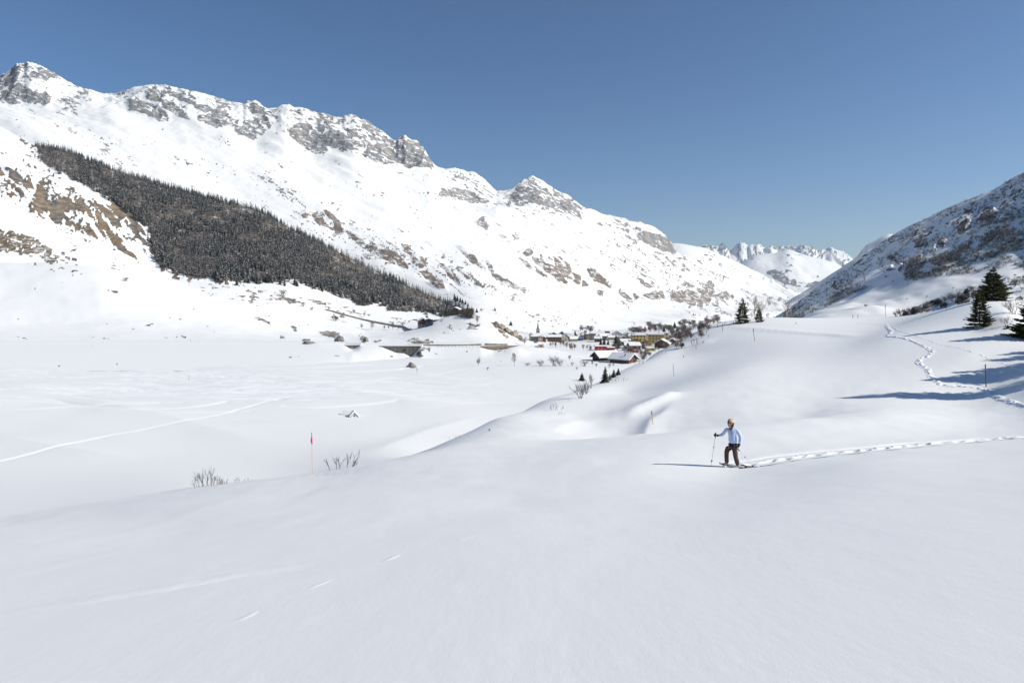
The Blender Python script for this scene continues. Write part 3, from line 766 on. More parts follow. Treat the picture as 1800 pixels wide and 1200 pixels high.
def rel7b(X, Y, Z, U, V, R):
    e_ = sstep(.2, 1.2, R) * (1 - .75 * sstep(1.8, 2, R))
    return 150 * ridged(X / 520, Y / 1700, 88, 5) * e_ + 30 * fbm(X / 130, Y / 260, 89, 3) * e_
def msk7b(U, V, X, Y, Z, R):
    s, _ = speck(U, V, [([(1150,420),(1600,430),(1600,500),(1150,480)], .42)], 90, .1, 2.6, 5, .5)
    return dict(rock=s * .75, earth=s * 0)
sheet('far_peaks', U7, l7b, [4, 40, 90, 6], m_far, rel7b, msk7b)

# ---- white shoulder behind the right hand mountain
U9 = np.arange(1380, 1760, 3.0)
l9 = [([(1380,560,1700),(1760,560,1700)], 8), ([(1380,545,2000),(1440,535,2000),(1600,500,2000),(1760,470,2000)], 8),
      ([(1380,535,2700),(1400,521,2700),(1420,509,2700),(1440,495,2700),(1460,481,2700),(1480,469,2700),(1492,461,2700),(1502,455,2700),(1512,444,2700),(1520,432,2700),(1530,427,2700),(1540,422,2700),(1552,415,2700),(1562,411,2700),(1570,412,2700),(1580,415,2700),(1620,430,2700),(1760,440,2700)], 1),
      ([(1380,570,3100),(1760,520,3100)], 4)]
sheet('white_shoulder', U9, l9, [4, 30, 50, 6], m_far, lambda X, Y, Z, U, V, R: 22 * fbm(X / 160, Y / 260, 95, 4) * sstep(.3, 1, R) * (1 - .8 * sstep(1.7, 2, R)),
      lambda U, V, X, Y, Z, R: dict(rock=speck(U, V, [([(1500,400),(1600,410),(1580,440),(1490,470)], .12)], 96, .03, 6, 2.4, -.6)[0] * .7, earth=U * 0))

# ---- right hand mountain with scrub and crags
U8 = np.unique(np.concatenate([np.arange(1325, 1835, 2.2), np.linspace(1835, 3000, 80)]))
l8 = [
 ([(1325,640,235),(1500,630,235),(1650,620,235),(1800,600,235),(2200,560,235),(3000,500,235)], 10),
 ([(1325,592,265),(1400,585,265),(1500,572,265),(1600,560,265),(1700,545,262),(1800,530,258),(2200,470,250),(3000,380,250)], 10),
 ([(1325,580,330),(1370,572,330),(1400,562,330),(1440,548,325),(1480,538,320),(1530,525,315),(1600,508,310),(1700,490,305),(1800,470,300),(2200,380,290),(3000,250,290)], 8),
 ([(1325,578,520),(1370,566,500),(1400,555,470),(1440,535,440),(1480,515,420),(1520,497,405),(1560,478,395),(1600,460,385),(1650,438,380),(1690,422,375),(1740,400,370),(1800,371,365),(2200,190,350),(3000,-60,350)], 6),
 ([(1325,578,620),(1370,566,600),(1400,553,560),(1440,532,520),(1480,510,490),(1520,488,475),(1560,466,460),(1600,445,450),(1650,425,440),(1690,410,435),(1740,390,430),(1800,362,425),(2200,180,400),(3000,-70,400)], 6),
 ([(1325,590,1000),(1350,566,980),(1370,552,960),(1385,543,940),(1400,532,920),(1420,517,890),(1440,502,860),(1456,491,840),(1470,481,820),(1485,473,800),(1500,463,780),(1520,448,760),(1540,434,740),(1560,421,720),(1585,405,700),(1610,392,680),(1630,385,665),(1650,375,650),(1675,362,635),(1700,350,620),(1725,340,605),(1750,330,590),(1775,315,580),(1800,303,570),(1850,278,560),(2200,90,500),(3000,-200,500)], 1),
 ([(1325,640,1150),(1500,540,950),(1800,400,720),(2200,200,650),(3000,-100,650)], 6),
]
CRAG = [[(1722,380),(1732,364),(1744,362),(1752,376),(1750,388),(1736,394),(1724,400)], [(1680,398),(1692,388),(1706,384),(1706,398),(1694,410),(1684,412)],
        [(1648,424),(1656,416),(1664,420),(1660,434),(1650,436)], [(1592,468),(1600,456),(1612,448),(1622,446),(1618,458),(1602,468),(1592,474)],
        [(1578,472),(1586,468),(1586,478),(1578,476)], [(1559,472),(1570,470),(1570,477),(1558,476)], [(1640,437),(1648,432),(1644,442),(1630,448)]]
def rel8(X, Y, Z, U, V, R):
    e_ = sstep(1.0, 1.6, R) * (1 - .7 * sstep(4.7, 5, R) * (1 - sstep(5, 5.3, R)))
    c = poly_mask(U, V, CRAG, 2, 6, 3, 7)
    return 5.5 * fbm(X / 45, Y / 60, 101, 4) * e_ + c * (.8 + 2.2 * ridged(X / 9, Y / 12, 102, 4)) + 1.0 * fbm(X / 22, Y / 22, 103, 3) * sstep(.6, 1, R)
def msk8(U, V, X, Y, Z, R):
    c = poly_mask(U, V, CRAG, 4, 7, 1.2, 7)
    led = sstep(.62, .7, .5 + .8 * fbm(U / 8, V / 2.2, 104, 3))
    dens = sstep(3.9, 4.3, R) * .11 + .02
    n = 1.0 * (.65 * fbm((U * .8 - V * .6) / 8, (U * .6 + V * .8) / 3.5, 105, 4) + .35 * fbm(U / 30, V / 20, 106, 3))
    sq = np.sort(n.ravel()[::7]); s = sstep(-.03, .04, n - np.interp(1 - dens, np.linspace(0, 1, len(sq)), sq))
    return dict(rock=np.maximum(c * (1 - .7 * led), s * .75), earth=np.where(c > .2, .65, .3))
m_right = mountain_mat('snowy_scrub_slope', (.11, .105, .10), (.055, .05, .05), warm=(.22, .16, .11), warm2=(.10, .075, .055), snowcatch=.4, sc=7.0)
sheet('scrub_mountain', U8, l8, [8, 22, 44, 22, 90, 10], m_right, rel8, msk8)

# ---- rocky bank behind the knoll on the right
U10 = np.unique(np.concatenate([np.arange(1545, 1835, 2.2), np.linspace(1835, 2600, 50)]))
l10 = [([(1545,640,128),(1700,600,128),(1800,585,125),(2600,560,125)], 6),
       ([(1545,590,150),(1600,572,150),(1700,545,146),(1760,525,142),(1800,520,140),(2600,440,140)], 6),
       ([(1545,572,168),(1575,560,168),(1590,550,168),(1605,542,168),(1620,534,168),(1640,526,167),(1660,518,166),(1680,510,165),(1700,503,164),(1720,499,163),(1745,489,162),(1770,482,161),(1800,479,160),(2000,440,155),(2600,330,150)], 1),
       ([(1545,620,190),(1700,560,190),(1800,540,190),(2600,420,190)], 4)]
BK = [[(1586,556),(1592,545),(1600,546),(1600,556)], [(1602,552),(1606,543),(1616,538),(1618,550)], [(1620,548),(1628,534),(1650,524),(1656,528),(1644,542)],
      [(1652,540),(1660,530),(1668,536),(1662,540)], [(1680,532),(1688,524),(1706,526),(1704,532),(1690,536)], [(1692,520),(1698,512),(1704,518),(1700,524)], [(1706,520),(1714,516),(1712,524)]]
def msk10(U, V, X, Y, Z, R):
    c = poly_mask(U, V, BK, 5, 6, 1.2, 7)
    s, _ = speck(U, V, [([(1560,560),(1600,540),(1720,495),(1800,480),(1800,540),(1700,545)], .25)], 112, .06, 7, 3, -.4)
    return dict(rock=np.maximum(c, s * .8) * (1 - sstep(1.85, 1.95, R)), earth=np.where(s > .2, .4, .1))
sheet('rocky_bank', U10, l10, [8, 40, 30, 8], m_right, lambda X, Y, Z, U, V, R: 1.0 * fbm(X / 7, Y / 7, 111, 4) * sstep(.5, 1, R) * (1 - .8 * sstep(1.8, 2, R)), msk10)
# ------------------------------------------------------------------ vegetation
def leaf_mat(name, dark, light, snow=0.0, scale=.5, brown=None):
    m, nt, b = mat_new(name)
    N = nt.nodes.new; L = nt.links.new
    b.inputs['Roughness'].default_value = .75; b.inputs['Specular IOR Level'].default_value = .2
    geo = N('ShaderNodeNewGeometry'); at = N('ShaderNodeAttribute'); at.attribute_name = 'tone'
    oi = N('ShaderNodeObjectInfo')
    n = N('ShaderNodeTexNoise'); n.inputs['Scale'].default_value = scale; n.inputs['Detail'].default_value = 4
    L(geo.outputs['Position'], n.inputs['Vector'])
    r = N('ShaderNodeMapRange'); r.inputs['From Min'].default_value = .35; r.inputs['From Max'].default_value = .65; L(n.outputs['Fac'], r.inputs['Value'])
    mx = N('ShaderNodeMix'); mx.data_type = 'RGBA'; mx.inputs[6].default_value = (*dark, 1); mx.inputs[7].default_value = (*light, 1); L(r.outputs[0], mx.inputs[0])
    out = mx.outputs[2]
    if brown:
        m2 = N('ShaderNodeMix'); m2.data_type = 'RGBA'; m2.inputs[7].default_value = (*brown, 1); L(out, m2.inputs[6]); L(at.outputs['Fac'], m2.inputs[0]); out = m2.outputs[2]
    if snow:
        n2 = N('ShaderNodeTexNoise'); n2.inputs['Scale'].default_value = scale * 1.3; n2.inputs['Detail'].default_value = 5; L(geo.outputs['Position'], n2.inputs['Vector'])
        s2 = N('ShaderNodeMapRange'); s2.inputs['From Min'].default_value = .5; s2.inputs['From Max'].default_value = .68; s2.inputs['To Max'].default_value = snow; L(n2.outputs['Fac'], s2.inputs['Value'])
        m3 = N('ShaderNodeMix'); m3.data_type = 'RGBA'; m3.inputs[7].default_value = (.75, .78, .82, 1); L(out, m3.inputs[6]); L(s2.outputs[0], m3.inputs[0]); out = m3.outputs[2]
    L(out, b.inputs['Base Color'])
    return m
m_forest = leaf_mat('dusted_conifer', (.030, .034, .027), (.066, .066, .052), snow=.55, scale=.25, brown=(.095, .080, .068))
m_spruce = leaf_mat('spruce_green', (.030, .038, .013), (.115, .112, .035), scale=3.0)
m_spruce_far = leaf_mat('spruce_dark', (.022, .028, .018), (.05, .055, .03), snow=.12, scale=1.0)
m_scrub = leaf_mat('snowy_scrub', (.11, .10, .09), (.19, .17, .15), snow=.75, scale=.9)
m_bark = simple('grey_bark', (.16, .135, .11), .9, .3, 8)
m_twig = simple('grey_twigs', (.20, .175, .155), .9, .25, 3)
m_twig_red = simple('reddish_twigs', (.20, .135, .115), .9, .25, 3)
m_twig_dark = simple('dark_twigs', (.10, .088, .078), .9, .25, 3)

def far_conifer(seed, tiers=9, per=7, larch=False):
    """unit-height conifer: whorls of drooping boughs as broad ragged blades"""
    r_ = random.Random(seed); V = []; Fc = []
    R0 = .19 if not larch else .18
    for i in range(tiers):
        f = i / (tiers - 1.0); z = .10 + .86 * f; rad = R0 * (1 - f)**.8 + .015
        for k in range(per if f < .7 else per - 2):
            if larch and r_.random() < .35: continue
            a_ = 6.283 * (k + r_.random() * .7) / per + i; rr = rad * r_.uniform(.65, 1.2); w = rad * (.75 if not larch else .28)
            zt = z + r_.uniform(-.02, .02); dr = rr * r_.uniform(.25, .75)
            c, s = math.cos(a_), math.sin(a_); n = len(V)
            V += [(0, 0, zt + .05), (c * rr * .62 - s * w * .6, s * rr * .62 + c * w * .6, zt - dr * .6 + r_.uniform(-.015, .01)),
                  (c * rr, s * rr, zt - dr), (c * rr * .62 + s * w * .6, s * rr * .62 - c * w * .6, zt - dr * .6 + r_.uniform(-.015, .01))]
            Fc += [(n, n + 1, n + 2), (n, n + 2, n + 3)]
    n = len(V); V += [(.012, 0, 0), (-.007, .01, 0), (-.007, -.01, 0), (0, 0, 1.0)]
    Fc += [(n, n + 1, n + 3), (n + 1, n + 2, n + 3), (n + 2, n, n + 3)]
    return np.array(V), np.array(Fc)
FV = [far_conifer(s, 8, 6) for s in range(4)] + [far_conifer(10 + s, 8, 6, True) for s in range(2)]

def in_poly(x, y, pl):
    c = False; n = len(pl)
    for i in range(n):
        p, q = pl[i], pl[(i + 1) % n]
        if (p[1] > y) != (q[1] > y) and x < (q[0] - p[0]) * (y - p[1]) / (q[1] - p[1]) + p[0]: c = not c
    return c

rf = random.Random(7)
spots = []
while len(spots) < 8500:
    u = rf.uniform(55, 832); v = rf.uniform(240, 560)
    if not in_poly(u + rf.uniform(-5, 5), v + rf.uniform(-3, 3), WOOD): continue
    if fbm(np.array([u / 24]), np.array([v / 10]), 12, 3)[0] < -.46 and v > 330: continue
    p = hit(u, v + 1, ('wooded_spur',))
    if p is None: continue
    h = rf.choice((rf.uniform(8, 14), rf.uniform(12, 20), rf.uniform(14, 22))) * (1.0 if rf.random() < .8 else .7)
    edge = u < 100 and 1 or 0
    larch = (fbm(np.array([u / 40]), np.array([v / 20]), 15, 2)[0] + rf.uniform(-.25, .25)) > .18
    spots.append((p, h, larch, rf.random()))
spots.sort(key=lambda q: q[0].y)
tree_me = []
for i, (V, Fc) in enumerate(FV):
    for tone in ((0.0, .35) if i < 4 else (.85, .6)):
        me = fast_mesh('conifer', V, Fc, False); attr(me, 'tone', np.full(len(V), tone)); me.materials.append(m_forest); tree_me.append((me, i >= 4))
ev = [m for m, l in tree_me if not l]; lv = [m for m, l in tree_me if l]
for k, (p, h, lr, q) in enumerate(spots[:290]):
    o = link('larch_tree' if lr else 'conifer_tree', rf.choice(lv if lr else ev)); o.location = p - Vector((0, 0, .5))
    w = rf.uniform(.85, 1.3); o.scale = (h * w, h * w, h); o.rotation_euler = (0, 0, q * 6.28)
    tag(o, 'bare brown larch among the nearest trees of the forest' if lr else 'snow-dusted dark spruce among the nearest trees of the forest', 'tree',
        'larches along the forest foot' if lr else 'spruces along the forest foot')
allV, allF, allT = [], [], []; off = 0
for (p, h, lr, q) in spots[290:]:
    V, Fc = FV[4 + int(q * 1.99)] if lr else FV[int(q * 3.99)]
    w = rf.uniform(.85, 1.35) * h; c, s = math.cos(q * 40), math.sin(q * 40)
    W_ = np.empty_like(V, dtype=float); W_[:, 0] = p.x + w * (V[:, 0] * c - V[:, 1] * s); W_[:, 1] = p.y + w * (V[:, 0] * s + V[:, 1] * c); W_[:, 2] = p.z - .5 + h * V[:, 2]
    allV.append(W_); allF.append(Fc + off); off += len(V); allT.append(np.full(len(V), rf.uniform(.6, 1) if lr else rf.uniform(0, .4)))
me = fast_mesh('forest', np.concatenate(allV), np.concatenate(allF), False); attr(me, 'tone', np.concatenate(allT))
tag(link('forest', me, m_forest), 'dense dark snow-dusted conifer forest covering the spur below the range', 'forest', kind='stuff')

# ---- detailed spruce
def tubes_arr(segs, n=4):
    V, Fc = [], []
    for p, q, r0, r1 in segs:
        p = np.array(p, float); q = np.array(q, float); d = q - p; l = np.linalg.norm(d) + 1e-9; d /= l
        a_ = np.cross(d, (0, 0, 1.0)) if abs(d[2]) < .95 else np.cross(d, (1.0, 0, 0)); a_ /= np.linalg.norm(a_); b_ = np.cross(d, a_)
        b0 = len(V)
        for k in range(n):
            t = 6.2832 * k / n; e_ = math.cos(t) * a_ + math.sin(t) * b_
            V.append(p + r0 * e_); V.append(q + r1 * e_)
        for k in range(n):
            i = b0 + 2 * k; j = b0 + 2 * ((k + 1) % n); Fc.append((i, j, j + 1, i + 1))
    return np.array(V), np.array(Fc)

def spruce_parts(seed, H=5.0, R0=1.75, whorls=17, per=8, twigs=26, fine=1.0):
    r_ = random.Random(seed); tr = [((0, 0, -.3), (0, 0, H * .5), .07 * H / 5, .045 * H / 5), ((0, 0, H * .5), (0, 0, H * .99), .045 * H / 5, .006)]
    V, Fc = [], []
    def tuft(p, d, l, w):
        d = d / (np.linalg.norm(d) + 1e-9); a_ = np.cross(d, np.array([r_.uniform(-1, 1), r_.uniform(-1, 1), r_.uniform(-1, 1)])); a_ /= np.linalg.norm(a_) + 1e-9
        n = len(V); V.extend([p, p + d * l * .45 + a_ * w, p + d * l, p + d * l * .45 - a_ * w]); Fc.append((n, n + 1, n + 2)); Fc.append((n, n + 2, n + 3))
    for i in range(whorls):
        f = i / (whorls - 1.0); z = H * (.04 + .90 * f**.92); L_ = R0 * (1 - f)**.85 * 1.0 + .10
        for k in range(per if f < .8 else 5):
            a_ = 6.283 * (k + r_.uniform(0, .8)) / per + i * .7; l = L_ * r_.uniform(.5, 1.28)
            out = np.array([math.cos(a_), math.sin(a_), 0]); side = np.array([-math.sin(a_), math.cos(a_), 0])
            lift = .55 * f + .02; zz = z + r_.uniform(-.16, .16)
            pts = []
            for t in np.linspace(0, 1, 5):
                pts.append(np.array([0, 0, zz]) + out * l * t + np.array([0, 0, l * (lift * t - .34 * t + .26 * t * t * (1 - f * .5))]))
            tr += [(pts[j], pts[j + 1], .016 * (1 - j / 5.), .016 * (1 - (j + 1) / 5.)) for j in range(4)]
            for j in range(int(twigs * (.45 + .55 * l / R0))):
                t = r_.uniform(.12, 1.0)**.8; q = t * 4; b_ = min(int(q), 3); p = pts[b_] + (pts[b_ + 1] - pts[b_]) * (q - b_)
                sg = r_.choice((-1, 1)); tl = l * .34 * (1.15 - t) + .12
                d = out * r_.uniform(.5, 1.0) + side * sg * r_.uniform(.3, 1.1) + np.array([0, 0, r_.uniform(-.25, .22)])
                tuft(p + r_.uniform(0, .3) * tl * side * sg, d, tl * r_.uniform(.8, 1.3), .035 + tl * .11)
    for k in range(10): tuft(np.array([0, 0, H * (.88 + .01 * k)]), np.array([r_.uniform(-.5, .5), r_.uniform(-.5, .5), 1.0]), .22, .03)
    return tr, np.array(V), np.array(Fc)

SP = []
for sd, kw in ((1, dict(R0=1.55, whorls=25, twigs=34)), (2, dict(R0=2.25, whorls=28, per=9, twigs=40)), (3, dict(R0=1.5, whorls=22, twigs=28))):
    tr, V, Fc = spruce_parts(sd, **kw)
    SP.append((fast_mesh('spruce_trunk', *tubes_arr(tr)), fast_mesh('spruce_crown', V, Fc, False)))
    SP[-1][0].materials.append(m_bark); SP[-1][1].materials.append(m_spruce)
def spruce(p, h, var, rz, label, group=None):
    r_ = empty('spruce_tree', p, rz, label, 'tree', group, h / 5.0)
    link('trunk', SP[var][0], parent=r_); link('crown', SP[var][1], parent=r_); return r_
def pin(u, v, hpx, only=('snowfield',)):
    p = hit(u, v, only); return p, hpx * p.y / F
for u, v, hp, var, lb in ((1722, 574, 66, 0, 'small yellow-green spruce on the open snow, nearest of the three at the right'),
                          (1746, 528, 60, 1, 'wide dark spruce directly behind the small yellow-green one'),
                          (1818, 596, 84, 1, 'dark spruce cut by the right edge of the photo'),
                          (1305, 568, 45, 2, 'lone dark spruce on the crest of the knoll beside the birch'),
                          (1334, 566, 27, 2, 'low spruce growing at the foot of the bare birch on the knoll')):
    p = hit(u, v, ('snowfield',))
    if p is None: p = gpoint(u, 188 if u < 1400 else 112, ['snowfield'])
    h = hp * p.y / F
    spruce(p, h, var, rf.uniform(0, 6), lb)
ts, tc_ = math.tan(math.radians(SUN_EL)), (math.cos(a_sun), math.sin(a_sun))
for k, (u, v, h) in enumerate(((1462, 700, 10.5), (1610, 668, 9.0), (1668, 655, 8.5), (1722, 634, 8.5), (1748, 624, 8), (1700, 700, 7.5))):
    t = hit(u, v, ('snowfield',)); l = h / ts
    for _ in range(30):
        x, y = t.x + l * tc_[0], t.y + l * tc_[1]; l = .6 * l + .4 * (h + ground(x, y, ['snowfield']) - t.z) / ts
    x, y = t.x + l * tc_[0], t.y + l * tc_[1]
    if CU + F * x / y < 1850: l *= 1.0
    spruce(Vector((x, y, ground(x, y, ['snowfield']) - .1)), h, k % 3, rf.uniform(0, 6), 'tall spruce beyond the right edge whose shadow falls on the snow', 'spruces beyond the right edge')

FM = []
for i, s_ in enumerate((21, 22, 23)):
    V, Fc = far_conifer(s_, 13, 9); V[:, :2] *= 1.25; me = fast_mesh('far_spruce', V, Fc, False); attr(me, 'tone', np.zeros(len(V))); me.materials.append(m_spruce_far); FM.append(me)
def far_spruce(u, v, hp, lb, group=None, wide=1.0, only=('hillside', 'snowfield', 'mountain_range', 'wooded_spur', 'scrub_mountain')):
    p = hit(u, v, only)
    if p is None: return
    h = hp * p.y / F; o = link('spruce_tree', rf.choice(FM)); o.location = p - Vector((0, 0, h * .03)); o.scale = (h * wide * 1.15, h * wide * 1.15, h); o.rotation_euler = (0, 0, rf.uniform(0, 6))
    tag(o, lb, 'tree', group)
for u, v, hp, w, lb in ((1023, 669, 15, 1.7, 'squat little dark spruce standing alone on the valley snow'),
                        (1064, 672, 29, 1.25, 'tallest of the dark spruces below the barns, left of its row'),
                        (1072, 668, 13, 1.0, 'small thin spruce between the two larger ones below the barns'),
                        (1079, 663, 15, 1.5, 'middle-sized bushy spruce in the row below the barns'),
                        (1087, 659, 13, 1.6, 'spruce at the right end of the row, tucked behind the knoll'),
                        (1011, 597, 17, 1.3, 'dark spruce rising among the village roofs right of the church'),
                        (1056, 607, 15, 1.0, 'narrow spruce, left one of the dark clump above the red sheds'), (1062, 608, 18, 1.0, 'tall narrow spruce in the dark clump above the red sheds'),
                        (1069, 609, 14, 1.1, 'lower spruce on the right of the dark clump above the red sheds'), (1083, 612, 25, 1.5, 'big broad dark conifer between the red sheds and the village'),
                        (1134, 583, 12, 1.0, 'slim spruce behind the flat roofs of the yellow buildings'), (1167, 584, 14, 1.1, 'dark spruce behind the right corner of the yellow buildings'),
                        (1190, 592, 18, 1.3, 'dark spruce right of the yellow buildings'), (1186, 577, 12, 1.6, 'round-topped conifer in the wood behind the yellow buildings'),
                        (1206, 590, 14, 1.1, 'spruce at the foot of the knoll right of the brown chalet'), (1131, 613, 17, 1.0, 'slender snowy spruce in front of the yellow building'),
                        (1125, 606, 13, .9, 'thin spruce against the yellow wall, left of the snowy one'),
                        (898, 572, 9, 1.7, 'dark spruce beside the small white block above the village'), (870, 546, 7, 1.2, 'single small spruce on the slope above the mound'),
                        (838, 549, 8, 1.4, 'small dark spruce beside the round bare tree on the mound crest')):
    far_spruce(u, v, hp, lb, None, w)
for u, v, hp in ((779, 556, 15), (784, 555, 17), (789, 554, 14), (793, 553, 12), (775, 557, 9), (797, 552, 8)):
    far_spruce(u, v, hp, 'dark spruce in the clump beside the lone brown chalet on the mound', 'spruce clump beside the brown chalet on the mound', 1.2)
for u, v, hp in ((799, 527, 12), (804, 529, 11), (809, 531, 10), (813, 533, 9), (818, 535, 8), (823, 538, 6), (822, 543, 7), (801, 530, 10)):
    far_spruce(u, v, hp, 'spruce in the last dark row at the lower right tip of the forest', 'last row of spruces at the forest tip', 1.2)
for u, v, hp in ((522, 503, 11), (566, 511, 10), (564, 505, 6), (549, 508, 5), (612, 520, 9), (620, 528, 11), (655, 525, 12), (662, 527, 10), (690, 530, 8), (694, 533, 9),
                 (721, 530, 9), (709, 524, 7), (752, 524, 5), (775, 540, 7), (785, 540, 8), (805, 544, 8), (770, 528, 6), (742, 542, 5), (310, 469, 6), (500, 502, 9), (518, 500, 12),
                 (416, 501, 11), (470, 497, 13), (452, 496, 12), (492, 500, 10), (538, 502, 8), (600, 516, 13), (630, 522, 12), (585, 512, 12), (640, 528, 9)):
    far_spruce(u, v, hp, 'small spruce scattered on the snow below the forest', 'spruces scattered below the forest', 1.3)
for u, v, hp in ((1219, 554, 4), (1222, 554, 3), (1230, 555, 3), (1243, 557, 4)):
    far_spruce(u, v, hp, 'tiny spruce on the white flat beyond the village', 'tiny spruces beyond the village', 1.4)

# ---- bare trees and bushes
def bare_segs(seed, kind):
    r_ = random.Random(seed); S_ = []
    def grow(p, d, l, r, lev, mx):
        n = 2; q = p
        for i in range(n):
            d = d + Vector((r_.uniform(-1, 1), r_.uniform(-1, 1), r_.uniform(-.4, 1))) * .13; d.normalize()
            e_ = q + d * l / n; S_.append((tuple(q), tuple(e_), r * (1 - .25 * i), r * (1 - .25 * (i + 1)))); q = e_
        if lev >= mx: return
        for k in range(r_.choice((3, 3, 4))):
            a_ = r_.uniform(0, 6.28); sp = r_.uniform(.35, .85) if kind not in ('pop', 'near', 'near2') else r_.uniform(.15, .42)
            s_ = d.orthogonal(); s_.rotate(Matrix.Rotation(a_, 3, d)); nd = (d + s_ * sp).normalized(); nd.z += .12 if kind != 'pop' else .35; nd.normalize()
            grow(p + (q - p) * r_.uniform(.45, 1.0), nd, l * r_.uniform(.6, .85), r * .6, lev + 1, mx)
    if kind == 'tree': grow(Vector((0, 0, 0)), Vector((0, 0, 1)), .36, .022, 0, 4)
    elif kind == 'pop':
        for k in range(3): grow(Vector((r_.uniform(-.03, .03), r_.uniform(-.03, .03), 0)), Vector((r_.uniform(-.1, .1), r_.uniform(-.1, .1), 1)), .38, .013, 0, 3)
    elif kind == 'bush':
        for k in range(9): grow(Vector((r_.uniform(-.15, .15), r_.uniform(-.15, .15), 0)), Vector((r_.uniform(-.6, .6), r_.uniform(-.6, .6), 1)).normalized(), .42, .012, 0, 2)
    elif kind == 'near':   # thin whips standing out of deep snow
        for k in range(26):
            x = -.98 + 1.96 * (k + r_.uniform(-.4, .4)) / 25.; grow(Vector((x * .8, r_.uniform(-.3, .3), -.1)), Vector((x * .28 + r_.uniform(-.12, .12), r_.uniform(-.2, .2), 1)).normalized(), r_.uniform(.30, .62) * (1 - .4 * abs(x)**1.5), .0075, 0, 2 if r_.random() < .6 else 1)
    elif kind == 'near2':
        for k in range(6):
            x = r_.uniform(-.8, .8); grow(Vector((x * .7, r_.uniform(-.2, .2), -.1)), Vector((x * .5 + r_.uniform(-.2, .2), r_.uniform(-.2, .2), 1)).normalized(), r_.uniform(.3, .5), .011, 0, 2)
    zmax = max(s[1][2] for s in S_)
    return [((p[0] / zmax, p[1] / zmax, p[2] / zmax), (q[0] / zmax, q[1] / zmax, q[2] / zmax), a_ / zmax, b_ / zmax) for p, q, a_, b_ in S_]
def crown_mesh(seed, mat, n=340):
    """unit-height far tree: forked trunk and a haze of fine twigs filling a rounded, uneven crown"""
    r_ = random.Random(seed); segs = [((0, 0, 0), (r_.uniform(-.03, .03), 0, .35), .022, .016)]; V0 = []; F0 = []
    lobes = [(r_.uniform(-.16, .16), r_.uniform(-.16, .16), r_.uniform(.30, .76), r_.uniform(.17, .27)) for _ in range(6)]
    for x, y, z, r in lobes: segs.append(((0, 0, .25), (x, y, z), .014, .006))
    V, Fc = tubes_arr(segs, 3); Fc = [tuple(f) for f in Fc]; V = [tuple(v) for v in V]
    for k in range(n):
        lx, ly, lz, lr = lobes[k % 6]; d = Vector((r_.gauss(0, 1), r_.gauss(0, 1), r_.gauss(.35, 1))).normalized(); p = Vector((lx, ly, lz)) + d * lr * r_.uniform(.1, .75); q = p + (d + Vector((0, 0, .3))) * lr * r_.uniform(.25, .55)
        s_ = d.orthogonal().normalized() * .013; j = len(V); V += [tuple(p - s_), tuple(p + s_), tuple(q)]; Fc.append((j, j + 1, j + 2, j + 2))
    tri = []
    for f in Fc:
        if len(set(f)) == 3: tri.append(f[:3])
        else: tri += [(f[0], f[1], f[2]), (f[0], f[2], f[3])]
    me = fast_mesh('far_bare_tree', V, tri, False); me.materials.append(mat); return me
BM = {}
def bare_mesh(kind, seed, mat, thick=1.0):
    k = (kind, seed, mat.name, thick)
    if k not in BM:
        s_ = bare_segs(seed, kind); s_ = [(p, q, max(a_ * thick, .0022 * thick), max(b_ * thick, .002 * thick)) for p, q, a_, b_ in s_]
        me = fast_mesh('bare_' + kind, *tubes_arr(s_, 3)); me.materials.append(mat); BM[k] = me
    return BM[k]
GR = ('hillside', 'snowfield', 'mountain_range', 'wooded_spur', 'scrub_mountain', 'rocky_bank')
def bare(u, v, hp, lb, kind='tree', mat=None, wide=1.0, group=None, thick=1.0, only=GR, name=None, sink=.02, cat=None):
    p = hit(u, v, only)
    if p is None: return
    h = hp * p.y / F; sd_ = rf.randrange(3)
    if thick >= 1.5 and kind == 'tree':
        k_ = ('crown', sd_, (mat or m_twig).name)
        if k_ not in BM: BM[k_] = crown_mesh(sd_ + 50, mat or m_twig)
        me_ = BM[k_]
    else: me_ = bare_mesh(kind, sd_, mat or m_twig, thick)
    o = link(name or ('bare_tree' if kind in ('tree', 'pop') else 'bare_bush'), me_)
    o.location = p - Vector((0, 0, h * sink)); o.scale = (h * wide, h * wide, h); o.rotation_euler = (0, 0, rf.uniform(0, 6) if kind not in ('near', 'near2') else 0)
    tag(o, lb, cat or ('tree' if kind in ('tree', 'pop') else 'bush'), group); return o
